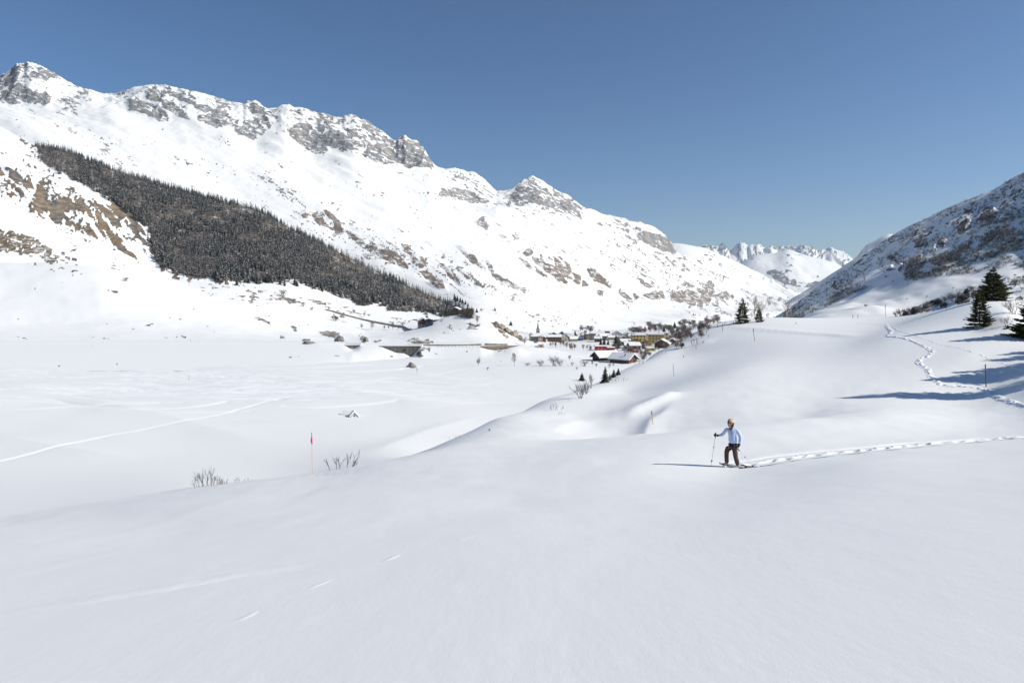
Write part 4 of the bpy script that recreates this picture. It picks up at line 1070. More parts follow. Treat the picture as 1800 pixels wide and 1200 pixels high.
for a_ in ((370, 853, 40, 'wide clump of bare upright twigs on the near snow crest', 'near', m_twig_dark, 1.0, 1.6),
           (594, 824, 34, 'smaller forked bare shrub just right of the pink-topped pole', 'near2', m_twig_dark, 1.2, 1.5),
           (421, 847, 11, 'tiny twig tuft right of the wide twig clump', 'near2', m_twig_dark, 1.2, 1.2),
           (438, 845, 8, 'single low sprig of twigs on the crest left of the pink-topped pole', 'near2', m_twig_dark, .7, 1.0),
           (622, 819, 13, 'small slanting twig at the right end of the forked shrub', 'near2', m_twig_dark, .6, 1.1),
           (1020, 700, 32, 'large bare bush on the edge of the knoll below the spruces', 'bush', m_twig_dark, .85, 1.1), (1031, 692, 27, 'second bare bush behind the large one on the knoll edge', 'bush', m_twig_dark, .6, 1.1),
           (978, 721, 17, 'sparse bare bush on the knoll side, left of the large bush', 'near2', m_twig_dark, 1.0, 1.3), (987, 729, 7, 'tiny twig tuft below the sparse bush on the knoll side', 'near2', m_twig_dark, 1.2, 1.2),
           (1001, 706, 8, 'thin upright sprig between the sparse bush and the large bush', 'near2', m_twig_dark, .6, 1.0), (1088, 672, 12, 'faint twiggy shrub on the knoll face right of the spruces', 'near2', m_twig, 1.3, 1.0),
           (1225, 606, 16, 'withered shrub with curled leaves on the upper knoll', 'near2', m_twig_dark, 1.0, 1.6), (1163, 622, 9, 'dead sprig on the shaded lip of the knoll', 'near2', m_twig_dark, 1.2, 1.2),
           (803, 770, 7, 'tiny dry tuft on the long crease in the snow', 'near2', m_twig_dark, 1.0, 1.4), (1120, 641, 14, 'bare twigs leaning out over the knoll edge by the barns', 'near2', m_twig_dark, .9, 1.2),
           (1770, 573, 22, 'pale dry grasses beside the small spruce at the right', 'bush', m_twig, 1.2, .8), (1780, 552, 32, 'bare grey bush behind the drift between the right hand spruces', 'bush', m_twig, 1.1, .9)):
    u, v, hp, lb, kd, mt, w, th = a_
    if kd in ('near', 'near2'): bare(u, v, hp, lb, kd, mt, w, None, th * .9, ('snowfield',))
    else: bare(u, v, hp, lb, kd, mt, w, None, th, ('snowfield', 'rocky_bank'))
for a_ in ((841, 643, 17, 'lone small bare tree on the valley edge, left of the bare tree row', 'tree', m_twig, .8), (904, 643, 26, 'tall bare tree with a twin trunk, first of the row on the valley edge', 'tree', m_twig, .62),
           (928, 643, 7, 'low bare bush right of the twin-trunked tree', 'bush', m_twig, 1.6), (950, 643, 13, 'rounded bare bush in the middle of the valley edge row', 'bush', m_twig, 1.1), (974, 643, 21, 'largest bare bush in the valley edge row', 'bush', m_twig, .9),
           (984, 643, 14, 'bare bush leaning on the largest bush of the row', 'bush', m_twig, .9), (1001, 634, 11, 'small bare tree with a round crown above the row', 'tree', m_twig, .9), (1006, 643, 9, 'thin bare bush under the round-crowned tree', 'bush', m_twig, .7),
           (1027, 644, 14, 'dense grey bush on the snow left of the barns', 'bush', m_twig, 1.1), (1041, 643, 11, 'slim bare tree right of the dense grey bush', 'tree', m_twig, .7), (1048, 644, 7, 'small grey bush below the barn with the dark gable', 'bush', m_twig, 1.0),
           (1071, 646, 10, 'spindly bare bush below the barns', 'bush', m_twig, .7), (1078, 646, 11, 'spindly bare tree below the two barns', 'tree', m_twig, .6), (1014, 650, 7, 'small lone bush on the snow in front of the row', 'bush', m_twig, .7),
           (857, 650, 6, 'small round bush below the lone small tree', 'bush', m_twig_dark, .9), (1039, 682, 27, 'tall narrow bare tree in front of the spruce row', 'pop', m_twig, .9), (221, 494, 9, 'lone round bare bush high on the left snow slope', 'bush', m_twig, 1.2),
           (826, 574, 9, 'small bare tree at the left end of the mound', 'tree', m_twig_dark, .9), (839, 570, 17, 'round-crowned bare tree on the edge of the mound', 'tree', m_twig, .8), (846, 549, 9, 'round pale bare tree on the mound crest', 'tree', m_twig, 1.0),
           (590, 564, 12, 'dense bare thicket above the left end of the tree row', 'bush', m_twig_dark, 1.5), (622, 553, 12, 'bare tree behind the long wall, left one', 'tree', m_twig, .9), (640, 558, 15, 'tallest bare tree behind the long wall', 'tree', m_twig, .7),
           (636, 578, 12, 'bare tree at the left of the row below the long wall', 'tree', m_twig, .8), (654, 580, 17, 'reddish bare tree in the row below the long wall', 'tree', m_twig_red, .8), (675, 579, 10, 'small pale bare tree below the long wall', 'tree', m_twig, .8),
           (683, 580, 10, 'thin bare tree in the middle of the row below the long wall', 'tree', m_twig, .6), (690, 580, 16, 'tall bare tree at the right of the row below the long wall', 'tree', m_twig, .7), (700, 580, 6, 'last tiny bare tree of the row below the long wall', 'tree', m_twig, .7),
           (708, 572, 8, 'faint bare shrub behind the right end of the long wall', 'bush', m_twig, 1.3), (497, 520, 14, 'pale rounded shrub at the top of the hedge line', 'bush', m_twig, 1.1), (515, 531, 9, 'second shrub down the hedge line', 'bush', m_twig, 1.5),
           (533, 539, 8, 'third shrub down the hedge line', 'bush', m_twig, 1.2), (548, 545, 7, 'lowest shrub of the hedge line', 'bush', m_twig, 1.2), (922, 607, 18, 'broad pale bare tree at the left edge of the village', 'tree', m_twig, .8),
           (914, 604, 14, 'pale bare tree in front of the rock bank left of the village', 'tree', m_twig, .8), (733, 656, 10, 'thin bare sapling beside the grey boulder', 'pop', m_twig, .6)):
    u, v, hp, lb, kd, mt, w = a_; bare(u, v, hp, lb, kd, mt, w, None, 1.5)
for k, (u, v, hp) in enumerate(((967, 610, 10), (972, 609, 8), (977, 612, 11), (986, 610, 14), (991, 611, 13), (996, 614, 13), (1002, 616, 12), (1006, 617, 14), (1010, 616, 12), (1025, 616, 10), (1037, 618, 12), (1032, 614, 8))):
    bare(u, v, hp * 1.25, 'bare brown tree in the row along the lane below the village houses', 'tree', m_twig_red if k % 2 else m_twig_dark, .75, 'bare trees along the lane below the village', 1.7)
vt = []
for u0, u1, v0, v1, n in ((1106, 1140, 584, 588, 16), (1140, 1180, 577, 585, 26), (1176, 1215, 582, 602, 34), (1192, 1248, 570, 584, 36), (1240, 1262, 564, 570, 8), (1085, 1110, 600, 610, 14), (1108, 1140, 606, 614, 12), (1165, 1200, 604, 614, 14), (1098, 1145, 618, 638, 22), (1075, 1092, 612, 618, 5), (1020, 1045, 582, 586, 5), (1200, 1236, 588, 596, 14)):
    for k in range(n): vt.append((rf.uniform(u0, u1), rf.uniform(v0, v1)))
for k, (u, v) in enumerate(vt):
    bare(u, v, rf.uniform(10, 15), 'bare brownish tree in the woodland around the right hand part of the village', 'tree', (m_twig_red, m_twig_dark, m_twig)[k % 3], rf.uniform(1.0, 1.5), 'bare trees in the village woodland', 1.8, name='bare_tree', cat='tree')
# bare birches on the knoll
def birch(u, d, h, lb, wide=.8, th=1.0):
    p = gpoint(u, d, ['snowfield']); o = link('birch_tree', bare_mesh('tree', 1 if u < 1350 else 2, simple('birch_bark_%d' % u, (.36, .30, .25), .8, .3, 3), th)); o.location = p; o.scale = (h * wide, h * wide, h); o.rotation_euler = (0, 0, u * .3); tag(o, lb, 'tree')
birch(1326, 205, 8.6, 'bare pale birch on the knoll crest right of the lone spruce', .75, .9)
birch(1340, 208, 7.0, 'smaller bare birch right behind the pale one on the knoll', .7, .9)
birch(1383, 212, 8.5, 'wide bare tree at the right end of the knoll crest group', .85, .8)
for u, hp in ((1362, 10), (1395, 12), (1402, 10), (1410, 8)):
    p = gpoint(u, 210, ['snowfield']); o = link('bare_bush', bare_mesh('bush', 0, m_twig_dark, 1.0)); h = hp * 210 / F; o.location = p; o.scale = (h, h, h); tag(o, 'low brown bush on the knoll crest around the wide bare tree', 'bush', 'bushes on the knoll crest')

# ---- scrub on the right hand mountain
def scrub(n, sel, size, name, label, cat, mat, seed, only, kind='stuff', blades=14):
    r_ = random.Random(seed); V = []; Fc = []; c = 0; tries = 0
    while c < n and tries < n * 40:
        tries += 1; u, v = sel(r_)
        if u is None: continue
        p = hit(u, v, only)
        if p is None or p.y > 1400: continue
        c += 1; s = size * r_.uniform(.55, 1.3)
        for k in range(blades):
            a_ = r_.uniform(0, 6.28); t = r_.uniform(.1, 1.1); l = s * r_.uniform(.6, 1.1); d = Vector((math.cos(a_) * t, math.sin(a_) * t, 1)).normalized()
            q = p + Vector((r_.uniform(-.35, .35) * s, r_.uniform(-.35, .35) * s, -.1)); w = Vector((-math.sin(a_), math.cos(a_), 0)) * s * .032
            m_ = q + d * l * .6 + Vector((r_.uniform(-.1, .1), r_.uniform(-.1, .1), 0)) * s; n0 = len(V)
            V += [q - w * .4, q + w * .4, m_ + w, m_ - w, q + d * l]; Fc += [(n0, n0 + 1, n0 + 2), (n0, n0 + 2, n0 + 3), (n0 + 3, n0 + 2, n0 + 4)]
            e_ = m_ + Vector((math.cos(a_ + 1), math.sin(a_ + 1), .5)) * s * .35; V += [e_]; Fc += [(n0 + 2, n0 + 3, len(V) - 1)]
    me = fast_mesh(name, [tuple(x) for x in V], Fc, False); o = link(name, me, mat); tag(o, label, cat, kind=kind); return o
def crest8(u): return np.interp(u, [1325, 1370, 1400, 1440, 1470, 1500, 1560, 1610, 1700, 1800], [568, 552, 532, 502, 481, 463, 421, 392, 350, 303])
def sel_hill(r_):
    u = r_.uniform(1330, 1815); t = r_.random(); v = crest8(u) + 1 + t * (40 + (u - 1330) * .20)
    low = np.interp(u, [1330, 1400, 1450, 1500, 1530, 1570, 1640, 1700, 1800], [575, 563, 542, 518, 505, 498, 486, 480, 478])
    if v > low: return None, None
    if 1528 < u < 1600 and v > crest8(u) + 32 and v < 500 and (u - 1528) * .55 + 450 < v + 12: 
        if r_.random() < .93: return None, None
    g = fbm(np.array([(u * .8 - v * .6) / 26]), np.array([(u * .6 + v * .8) / 13]), 121, 3)[0]
    if g < .0 and r_.random() < .8: return None, None
    return u, v
scrub(2500, sel_hill, 1.9, 'scrub', 'dark leafless scrub covering the snowy right hand mountain', 'shrubs', m_scrub, 31, ('scrub_mountain',))
def sel_low(r_):
    u = r_.uniform(1590, 1815); v = r_.uniform(float(np.interp(u, [1590, 1690, 1800], [475, 432, 376])), float(np.interp(u, [1590, 1640, 1700, 1800], [496, 488, 482, 470])))
    g = fbm(np.array([u / 17]), np.array([v / 9]), 131, 3)[0]
    return (u, v) if g > -.05 or r_.random() < .12 else (None, None)
scrub(950, sel_low, 1.6, 'scrub', 'snow-laden scrub on the shaded slope behind the right hand spruces', 'shrubs', m_scrub, 32, ('scrub_mountain',))
def sel_sp(r_):
    u = r_.uniform(620, 830); v = float(np.interp(u, [620, 700, 760, 830], [529, 531, 533, 545])) + r_.uniform(-2, 17) * (1 if u > 680 else .5)
    g = fbm(np.array([u / 22]), np.array([v / 7]), 133, 2)[0]
    return (u, v) if g > -.05 else (None, None)
scrub(700, sel_sp, 5.0, 'thicket', 'grey leafless thicket between the forest foot and the chalets', 'bushes', m_twig_dark, 33, ('hillside', 'wooded_spur'))
SM = bare_mesh('bush', 1, m_twig_dark, 2.2)
rb = random.Random(17)
for u, v, hp in [(1583, 552, 17), (1592, 552, 14), (1575, 553, 12), (1600, 548, 12), (1611, 545, 10)]:
    p = hit(u, v + 2, ('rocky_bank', 'snowfield'));  h = hp * p.y / F; o = link('red_brown_bush', bare_mesh('bush', 2, m_twig_red, 1.3)); o.location = p; o.scale = (h * 1.1, h * 1.1, h)
    tag(o, 'dense red-brown bush at the left end of the rocky bank', 'bush', 'red-brown bushes at the end of the rocky bank')
for k in range(46):
    u = rb.uniform(1610, 1800); v = float(np.interp(u, [1610, 1700, 1800], [546, 512, 500])) + rb.uniform(-4, 14)
    p = hit(u, v, ('rocky_bank',))
    if p is None: continue
    h = rb.uniform(7, 13) * p.y / F; o = link('bare_bush', bare_mesh('bush', k % 3, m_twig_dark if k % 2 else m_twig, 1.2)); o.location = p; o.scale = (h * 1.2, h * 1.2, h); o.rotation_euler = (0, 0, rb.uniform(0, 6))
    tag(o, 'leafless grey bush on the rocky bank behind the right hand spruces', 'bush', 'bushes on the rocky bank')
# ------------------------------------------------------------------ village
m_snowcap = simple('roof_snow', SNOW, .7, .03, .5)
def paint(n, c, k=.12): return simple(n, c, .85, k, 1.2)
MW = dict(cream=paint('cream_render', (.62, .56, .44)), grey=paint('grey_stone', (.20, .19, .18)), pink=paint('pink_render', (.60, .46, .38)), brown=paint('brown_timber', (.13, .075, .05), .3),
          dark=paint('dark_timber', (.06, .045, .04), .3), redbrown=paint('red_brown_timber', (.15, .068, .052), .3), yellow=paint('ochre_render', (.52, .38, .15), .2), white=paint('white_render', (.68, .67, .64)),
          red=paint('red_paint', (.50, .05, .035)), darkred=paint('dark_red_paint', (.33, .035, .04)), blue=paint('dark_blue_timber', (.045, .055, .085), .3), olive=paint('olive_render', (.20, .16, .085)), pale=paint('pale_render', (.45, .42, .36)),
          bluegrey=paint('blue_grey_metal', (.28, .36, .42)))
m_glass = simple('window_glass', (.03, .035, .045), .15, 0, 1, 0, .6)
m_frame = simple('white_frame', (.7, .68, .62), .6)
def box_vf(x0, x1, y0, y1, z0, z1):
    V = [(x0, y0, z0), (x1, y0, z0), (x1, y1, z0), (x0, y1, z0), (x0, y0, z1), (x1, y0, z1), (x1, y1, z1), (x0, y1, z1)]
    Fc = [(0, 3, 2, 1), (4, 5, 6, 7), (0, 1, 5, 4), (1, 2, 6, 5), (2, 3, 7, 6), (3, 0, 4, 7)]; return V, Fc
class MB:
    def __init__(s): s.V = []; s.F = []
    def add(s, V, Fc):
        n = len(s.V); s.V += [tuple(v) for v in V]; s.F += [tuple(i + n for i in f) for f in Fc]; return s
    def box(s, *a): return s.add(*box_vf(*a))
    def tube(s, p, q, r0, r1=None, n=6):
        V, Fc = tubes_arr([(p, q, r0, r0 if r1 is None else r1)], n); Fc = [tuple(f) for f in Fc]
        Fc += [tuple(range(0, 2 * n, 2))[::-1], tuple(range(1, 2 * n, 2))]; return s.add(V, Fc)
    def build(s, name, mat, parent=None, smooth=False):
        me = bpy.data.meshes.new(name); me.from_pydata(s.V, [], s.F); me.update()
        if smooth: me.polygons.foreach_set('use_smooth', [True] * len(me.polygons))
        return link(name, me, mat, parent)
def prism(poly, axis, a0, a1):
    """extrude a polygon of (s, z) along the other horizontal axis"""
    n = len(poly); V = []
    for t in (a0, a1):
        for s, z in poly: V.append((s, t, z) if axis == 'y' else (t, s, z))
    Fc = [tuple(range(n))[::-1], tuple(range(n, 2 * n))] + [(i, (i + 1) % n, n + (i + 1) % n, n + i) for i in range(n)]
    return V, Fc
win_me = {}
def window(parent, x, y, z, w, h, face='y', mat=None):
    k = (round(w, 1), round(h, 1), face)
    if k not in win_me:
        V, Fc = box_vf(-w / 2, w / 2, -.06, .06, -h / 2, h / 2) if face == 'y' else box_vf(-.06, .06, -w / 2, w / 2, -h / 2, h / 2)
        me = bpy.data.meshes.new('window'); me.from_pydata(V, [], Fc); me.materials.append(m_glass); win_me[k] = me
    o = link('window', win_me[k], parent=parent); o.location = (x, y, z); return o
def house(u, v, w, d, h, label, wall='cream', ridge='x', rise=.5, rz=0., snow=.55, over=.7, floors=2, cols=3, cat='house', name='house', hip=False, wall2=None, dist=None, chim=False, only=('hillside',), side=True):
    p = hit(u, v, only) if dist is None else gpoint(u, dist, list(only))
    if p is None: p = gpoint(u, 1000, ['hillside'])
    r_ = empty(name, p + Vector((0, d / 2, .1)), math.radians(rz), label, cat)
    W2, D2, H = w / 2, d / 2, h; t = .25
    rs = rise * (D2 if ridge == 'x' else W2)
    if rise == 0:
        MB().box(-W2, W2, -D2, D2, -3, H).build('wall', MW[wall], r_)
        rf_ = MB().box(-W2 - over * .5, W2 + over * .5, -D2 - over * .5, D2 + over * .5, H, H + .3).build('roof', MW['dark'], r_)
        MB().box(-W2 - over * .45, W2 + over * .45, -D2 - over * .45, D2 + over * .45, H + .3, H + .3 + snow).build('roof_snow', m_snowcap, rf_)
    elif hip:
        MB().box(-W2, W2, -D2, D2, -3, H).build('wall', MW[wall], r_)
        def hipm(o_, z0, th):
            a_, b_ = W2 + o_, D2 + o_; hz = rise * b_
            rl = max(a_ - b_, .2)
            V = [(-a_, -b_, z0), (a_, -b_, z0), (a_, b_, z0), (-a_, b_, z0), (-a_, -b_, z0 + th), (a_, -b_, z0 + th), (a_, b_, z0 + th), (-a_, b_, z0 + th), (-rl, 0, z0 + th + hz), (rl, 0, z0 + th + hz)]
            return V, [(0, 3, 2, 1), (0, 1, 5, 4), (1, 2, 6, 5), (2, 3, 7, 6), (3, 0, 4, 7), (4, 5, 9, 8), (5, 6, 9), (6, 7, 8, 9), (7, 4, 8)]
        rf_ = MB().add(*hipm(over, H, .2)).build('roof', MW['dark'], r_)
        MB().add(*hipm(over * .9, H + .2, snow)).build('roof_snow', m_snowcap, rf_)
    else:
        if ridge == 'x':
            MB().add(*prism([(-D2, -3), (D2, -3), (D2, H), (0, H + rs), (-D2, H)], 'x', -W2, W2)).build('wall', MW[wall], r_)
            a_, ax, l0, l1 = D2, 'x', -W2 - over, W2 + over
        else:
            MB().add(*prism([(-W2, -3), (W2, -3), (W2, H), (0, H + rs), (-W2, H)], 'y', -D2, D2)).build('wall', MW[wall], r_)
            a_, ax, l0, l1 = W2, 'y', -D2 - over, D2 + over
        k = rs / a_; e_ = a_ + over
        def slab(z0, z1, e2, q0, q1): return prism([(-e2, H - k * (e2 - a_) + z0), (0, H + rs + z0), (e2, H - k * (e2 - a_) + z0), (e2, H - k * (e2 - a_) + z1), (0, H + rs + z1), (-e2, H - k * (e2 - a_) + z1)], ax, q0, q1)
        rf_ = MB().add(*slab(.02, .27, e_, l0, l1)).build('roof', MW['dark'], r_)
        MB().add(*slab(.275, .275 + snow, e_ - .12, l0 + .12, l1 - .12)).build('roof_snow', m_snowcap, rf_)
    if chim: 
        c = MB().box(W2 * .3 - .4, W2 * .3 + .4, -.4, .4, H, H + rs + 1.4).build('chimney', MW['grey'], r_)
        MB().box(W2 * .3 - .5, W2 * .3 + .5, -.5, .5, H + rs + 1.41, H + rs + 1.8).build('snow_cap', m_snowcap, c)
    if wall2:  # lower storey in another finish
        MB().box(-W2 - .05, W2 + .05, -D2 - .05, D2 + .05, -3, H * .45).build('ground_storey', MW[wall2], r_)
    for f in range(floors):
        z = .2 + (H - .2) * (f + .55) / floors
        for c in range(cols):
            x = -W2 + w * (c + .5) / cols; window(r_, x, -D2 - .08, z, min(1.3, w / cols * .45), min(1.3, (H / floors) * .45))
        if side: 
            for sx in (-1, 1): window(r_, sx * (W2 + .08), 0, z, 1.1, min(1.3, (H / floors) * .45), 'x')
    return r_
house(942, 600, 11.5, 9, 6, 'long grey stone house under a broad snowy roof in front of the church tower', 'grey', 'x', .7, 0, floors=2, cols=4)
house(934, 599, 5, 8, 7, 'narrow cream gabled house at the left end of the village', 'cream', 'y', .8, floors=2, cols=1)
house(950, 601, 5, 8, 6.5, 'slim pink house right of the grey stone house', 'pink', 'y', .35, floors=2, cols=2)
house(956, 601, 5, 8, 5, 'dark red timber house with a pale corner next to the pink one', 'redbrown', 'y', .6, floors=2, cols=2)
house(959, 597, 7, 9, 4, 'house with a pale blue roof plane behind the dark red timber one', 'bluegrey', 'x', .9, floors=1, cols=2)
house(975, 601, 17, 10, 6, 'big brown timber chalet under a wide snowy roof in the middle of the village front', 'brown', 'x', .45, floors=2, cols=5)
house(974, 592, 9, 8, 5, 'dark gabled house above the big brown timber chalet', 'dark', 'y', .55, floors=1, cols=2, over=1.2)
house(984, 600, 7, 9, 7, 'pale house with red-brown gable right of the big timber chalet', 'pink', 'y', .6, floors=2, cols=2)
house(993, 600, 11, 10, 5, 'pale gabled house with a broad blue-white roof at the village front', 'pale', 'y', .75, 12, floors=2, cols=3)
house(1004, 598, 10, 10, 4, 'low house with white roof planes left of the tall spruce', 'grey', 'x', .8, -20, floors=1, cols=2)
house(1012, 593, 7, 8, 3.5, 'small dark gable below the tall spruce among the roofs', 'dark', 'y', .7, floors=1, cols=1)
house(1018, 598, 12, 11, 2.6, 'low building almost buried under a large flat snowy roof', 'grey', 'x', .35, 6, snow=1.0, floors=1, cols=3)
house(1027, 596, 7, 8, 6.5, 'pale tower-like house with a snowy lid right of the low flat roof', 'pale', 'x', .3, floors=2, cols=1)
house(1034, 597, 8, 9, 8, 'olive house with white corner and snowy hipped roof', 'olive', 'x', .5, 15, hip=True, floors=2, cols=2)
house(1042, 598, 7.5, 9, 8.5, 'square grey house right of the olive one', 'grey', 'x', .35, hip=True, floors=3, cols=2)
house(1050, 594, 9, 8, 3.5, 'low building with two stepped white roofs right of the square grey house', 'bluegrey', 'x', .3, snow=.9, floors=1, cols=3)
house(1029, 587, 6, 7, 4.5, 'blue-grey gable peeping over the roofs behind the olive house', 'bluegrey', 'y', .9, floors=1, cols=1)
house(964, 590, 8, 8, 4, 'dark house behind the front row, right of the church', 'dark', 'x', .6, floors=1, cols=2)
house(988, 590, 8, 8, 4.5, 'grey-brown gable in the second row, left of the tall spruce', 'brown', 'y', .7, floors=1, cols=2)
house(999, 590, 8, 8, 4, 'snow-covered house in the back row, just left of the tall spruce', 'grey', 'x', .6, floors=1, cols=2)
house(1068, 586, 9, 7, 4.5, 'small bright red house standing alone at the back of the village', 'darkred', 'x', .4, floors=1, cols=2)
house(1086, 592, 15, 12, 3.5, 'wide grey chalet gable behind the long white roof', 'pale', 'y', .6, floors=1, cols=3)
house(1078, 598, 13, 9, 3.4, 'long low building with a straight snowy roof above the big conifer', 'pale', 'x', .45, floors=1, cols=4)
house(1094, 600, 12, 10, 3.6, 'chalet with a dark eave line sloping down to the right', 'olive', 'y', .5, 14, floors=1, cols=3)
house(1066, 592, 8, 8, 3, 'low dark-roofed shed between the red house and the long white roof', 'dark', 'x', .5, 10, floors=1, cols=1)
house(1111, 599, 8, 9, 6, 'white block with rows of balconies left of the yellow buildings', 'white', 'x', .3, floors=4, cols=3)
house(1108, 612, 10, 8, 2.5, 'blue-white roof half buried in snow below the white block', 'bluegrey', 'x', .6, floors=1, cols=2)
house(1124, 604, 14, 12, 8.5, 'ochre left wing of the yellow building, partly behind trees', 'yellow', 'x', 0, 0, floors=3, cols=4, cat='apartment building', name='apartment_building')
house(1133, 597, 22, 14, 7, 'ochre rear block of the yellow building with a wide white flat roof', 'yellow', 'x', 0, 0, floors=2, cols=6, cat='apartment building', name='apartment_building')
house(1155, 608, 15, 11, 10.5, 'yellow front block with a row of small windows under its snowy roof', 'yellow', 'x', 0, -8, snow=.9, floors=4, cols=5, cat='apartment building', name='apartment_building')
house(1168, 602, 9, 10, 9.5, 'tall yellow end block at the right of the yellow building', 'yellow', 'x', 0, 0, floors=3, cols=2, cat='apartment building', name='apartment_building')
house(1150, 593, 22, 12, 5.5, 'low rear hall with a vast white roof behind the yellow building', 'grey', 'x', 0, 0, floors=1, cols=5, cat='hall', name='hall')
house(1119, 590, 14, 9, 3.5, 'flat white-roofed annex at the upper left of the yellow building', 'grey', 'x', 0, 0, floors=1, cols=4, cat='annex', name='annex')
house(1166, 612, 12, 9, 4, 'brown timber chalet with a broad gable at the foot of the knoll', 'brown', 'y', .55, -22, floors=1, cols=2, over=1.3)
house(1190, 593, 7, 7, 3.5, 'dark house with one bright roof edge among the trees right of the yellow building', 'dark', 'y', .8, -10, floors=1, cols=1)
house(1238, 574, 9, 8, 3, 'snow-covered roof at the far right end of the village', 'grey', 'x', .6, 15, floors=1, cols=2)
house(1134, 581, 9, 8, 3, 'snowy roof at the edge of the woodland behind the flat roofs', 'pale', 'x', .5, floors=1, cols=2)
house(1266, 561, 9, 8, 2.6, 'long low barn on the flat far beyond the village', 'pale', 'x', .3, floors=1, cols=3, cat='barn', name='barn')
house(1008, 601, 9, 8, 3.6, 'low pale house with a snowy roof just above the lane trees', 'pale', 'x', .6, 8, floors=1, cols=3)
house(1024, 592, 8, 8, 5, 'tan gabled house wedged between the spruce and the olive house', 'cream', 'y', .6, -6, floors=2, cols=2)
house(1052, 601, 9, 8, 4, 'timber house just left of the dark spruce clump', 'brown', 'x', .6, -8, floors=1, cols=3)
house(1060, 597, 9, 8, 4.5, 'pale house peering over the dark spruce clump', 'pale', 'x', .6, 10, floors=2, cols=3)
house(1103, 594, 9, 8, 4.2, 'olive house left of the white block with balconies', 'olive', 'y', .6, 6, floors=1, cols=2)
house(1100, 607, 10, 8, 3.6, 'grey house on the lane below the chalet with the dark eave', 'grey', 'x', .5, 4, floors=1, cols=3)
house(1044, 589, 8, 8, 4, 'blue-grey house behind the square grey house', 'bluegrey', 'x', .6, -6, floors=1, cols=2)
house(1116, 615, 9, 8, 3.4, 'snow-roofed timber shed above the red van', 'brown', 'x', .5, 6, floors=1, cols=2)
house(1180, 606, 8, 8, 3.6, 'dark timber house among the trees below the yellow end block', 'brown', 'y', .6, 8, floors=1, cols=2)
# red sheds
r_ = house(1060, 615.5, 13.5, 6, 3.2, 'long low bright red shed with white door posts below the lane', 'red', 'x', .2, 2, snow=.25, floors=0, cols=0, cat='shed', name='shed', side=False)
for x in (-4.2, -1.2, 1.8): MB().box(x - .12, x + .12, -3.12, -3.02, .5, 3.6).build('door_post', m_frame, r_)
for x in (-2.7, .3): MB().box(x - 1.2, x + 1.2, -3.06, -3.01, .6, 3.4).build('door', simple('bright_red_door_%d' % int(x * 10), (.65, .045, .03), .6), r_)
house(1074, 616, 6, 5, 2.2, 'faded dark red lean-to at the right end of the red shed', 'darkred', 'x', .2, 2, snow=.15, floors=0, cols=0, cat='shed', name='shed')
# the two barns
b1 = house(1066, 634, 16, 9.5, 2.9, 'dark timber barn whose gable faces left under a thick white roof', 'dark', 'x', .62, 26, snow=.7, over=1.6, floors=0, cols=0, cat='barn', name='barn')
for x in (-5, -1.6, 1.8, 5.2): MB().box(x - .1, x + .1, -5.25, -5.05, -.5, 3.0).build('post', MW['brown'], b1)
MB().box(-1, 2, -5.1, -5.02, 0, 2.6).build('door', MW['redbrown'], b1)
b2 = house(1098, 638, 15, 11, 2.6, 'red-brown barn with its broad gable turned to the right', 'redbrown', 'x', .55, -40, snow=.7, over=1.4, floors=0, cols=0, cat='barn', name='barn')
MB().box(7.76, 7.84, 1.0, 3.2, 0, 2.4).build('door', MW['dark'], b2)
MB().box(7.76, 7.84, -3.4, -2.2, 1.2, 2.2).build('window', m_glass, b2)
MB().tube((3.5, -3.4, 3), (3.5, -3.4, 6.2), .45, .45, 8).build('chimney', MW['grey'], b2)
# church
p = hit(946, 598, ('hillside',)); ch = empty('church_tower', p + Vector((0, 9, 0)), 0, 'slender church tower with a pointed dark spire above the left of the village', 'church')
MB().box(-2.2, 2.2, -2.2, 2.2, -1, 12.5).build('tower', MW['pale'], ch)
MB().box(-2.45, 2.45, -2.45, 2.45, 12.5, 13).build('cornice', MW['white'], ch)
def cone4(r, z0, z1): return [(-r, -r, z0), (r, -r, z0), (r, r, z0), (-r, r, z0), (0, 0, z1)], [(0, 3, 2, 1), (0, 1, 4), (1, 2, 4), (2, 3, 4), (3, 0, 4)]
sp = MB().add(*cone4(2.5, 13, 17)).build('spire', MW['grey'], ch)
V = [(1.35 * math.cos(k * .785 + .39), 1.35 * math.sin(k * .785 + .39), 15) for k in range(8)] + [(0, 0, 25)]
MB().add(V, [(k, (k + 1) % 8, 8) for k in range(8)]).build('spire_needle', simple('slate', (.10, .12, .13), .6), sp)
MB().tube((0, 0, 24.8), (0, 0, 26.3), .08).build('finial', MW['dark'], sp)
for x in (-1.1, 1.1): window(ch, x, -2.28, 10.5, .9, 1.8)
window(ch, 2.28, 0, 10.5, .9, 1.8, 'x')
# chalets of the hamlet on the left
house(742, 575, 9.5, 9, 6.6, 'brown timber chalet on a pale stone base below the forest', 'brown', 'y', .5, 14, floors=2, cols=3, wall2='pale', over=1.4, only=('hillside',))
house(754, 573.5, 7.5, 8, 6.5, 'dark blue timber chalet touching the brown one on its right', 'blue', 'y', .3, 0, floors=2, cols=2, over=1.0)
house(757, 561, 12, 7, 2.6, 'long low dark building behind the two chalets', 'dark', 'x', .3, 4, floors=1, cols=3)
house(764, 555, 7, 5, 1.6, 'tiny dark roof above the long low building', 'dark', 'x', .3, 10, floors=0, cols=0)
house(801, 554, 9, 8, 6, 'brown chalet alone on the mound, half hidden by the spruce clump', 'brown', 'y', .45, -14, floors=2, cols=2)
house(905, 578, 10, 7, 4.5, 'small white block with a flat snowy top above the village', 'white', 'x', .15, 18, floors=1, cols=2)
house(729, 563, 6, 4, 1.4, 'low snow-covered shed left of the brown timber chalet', 'dark', 'x', .3, 0, floors=0, cols=0)
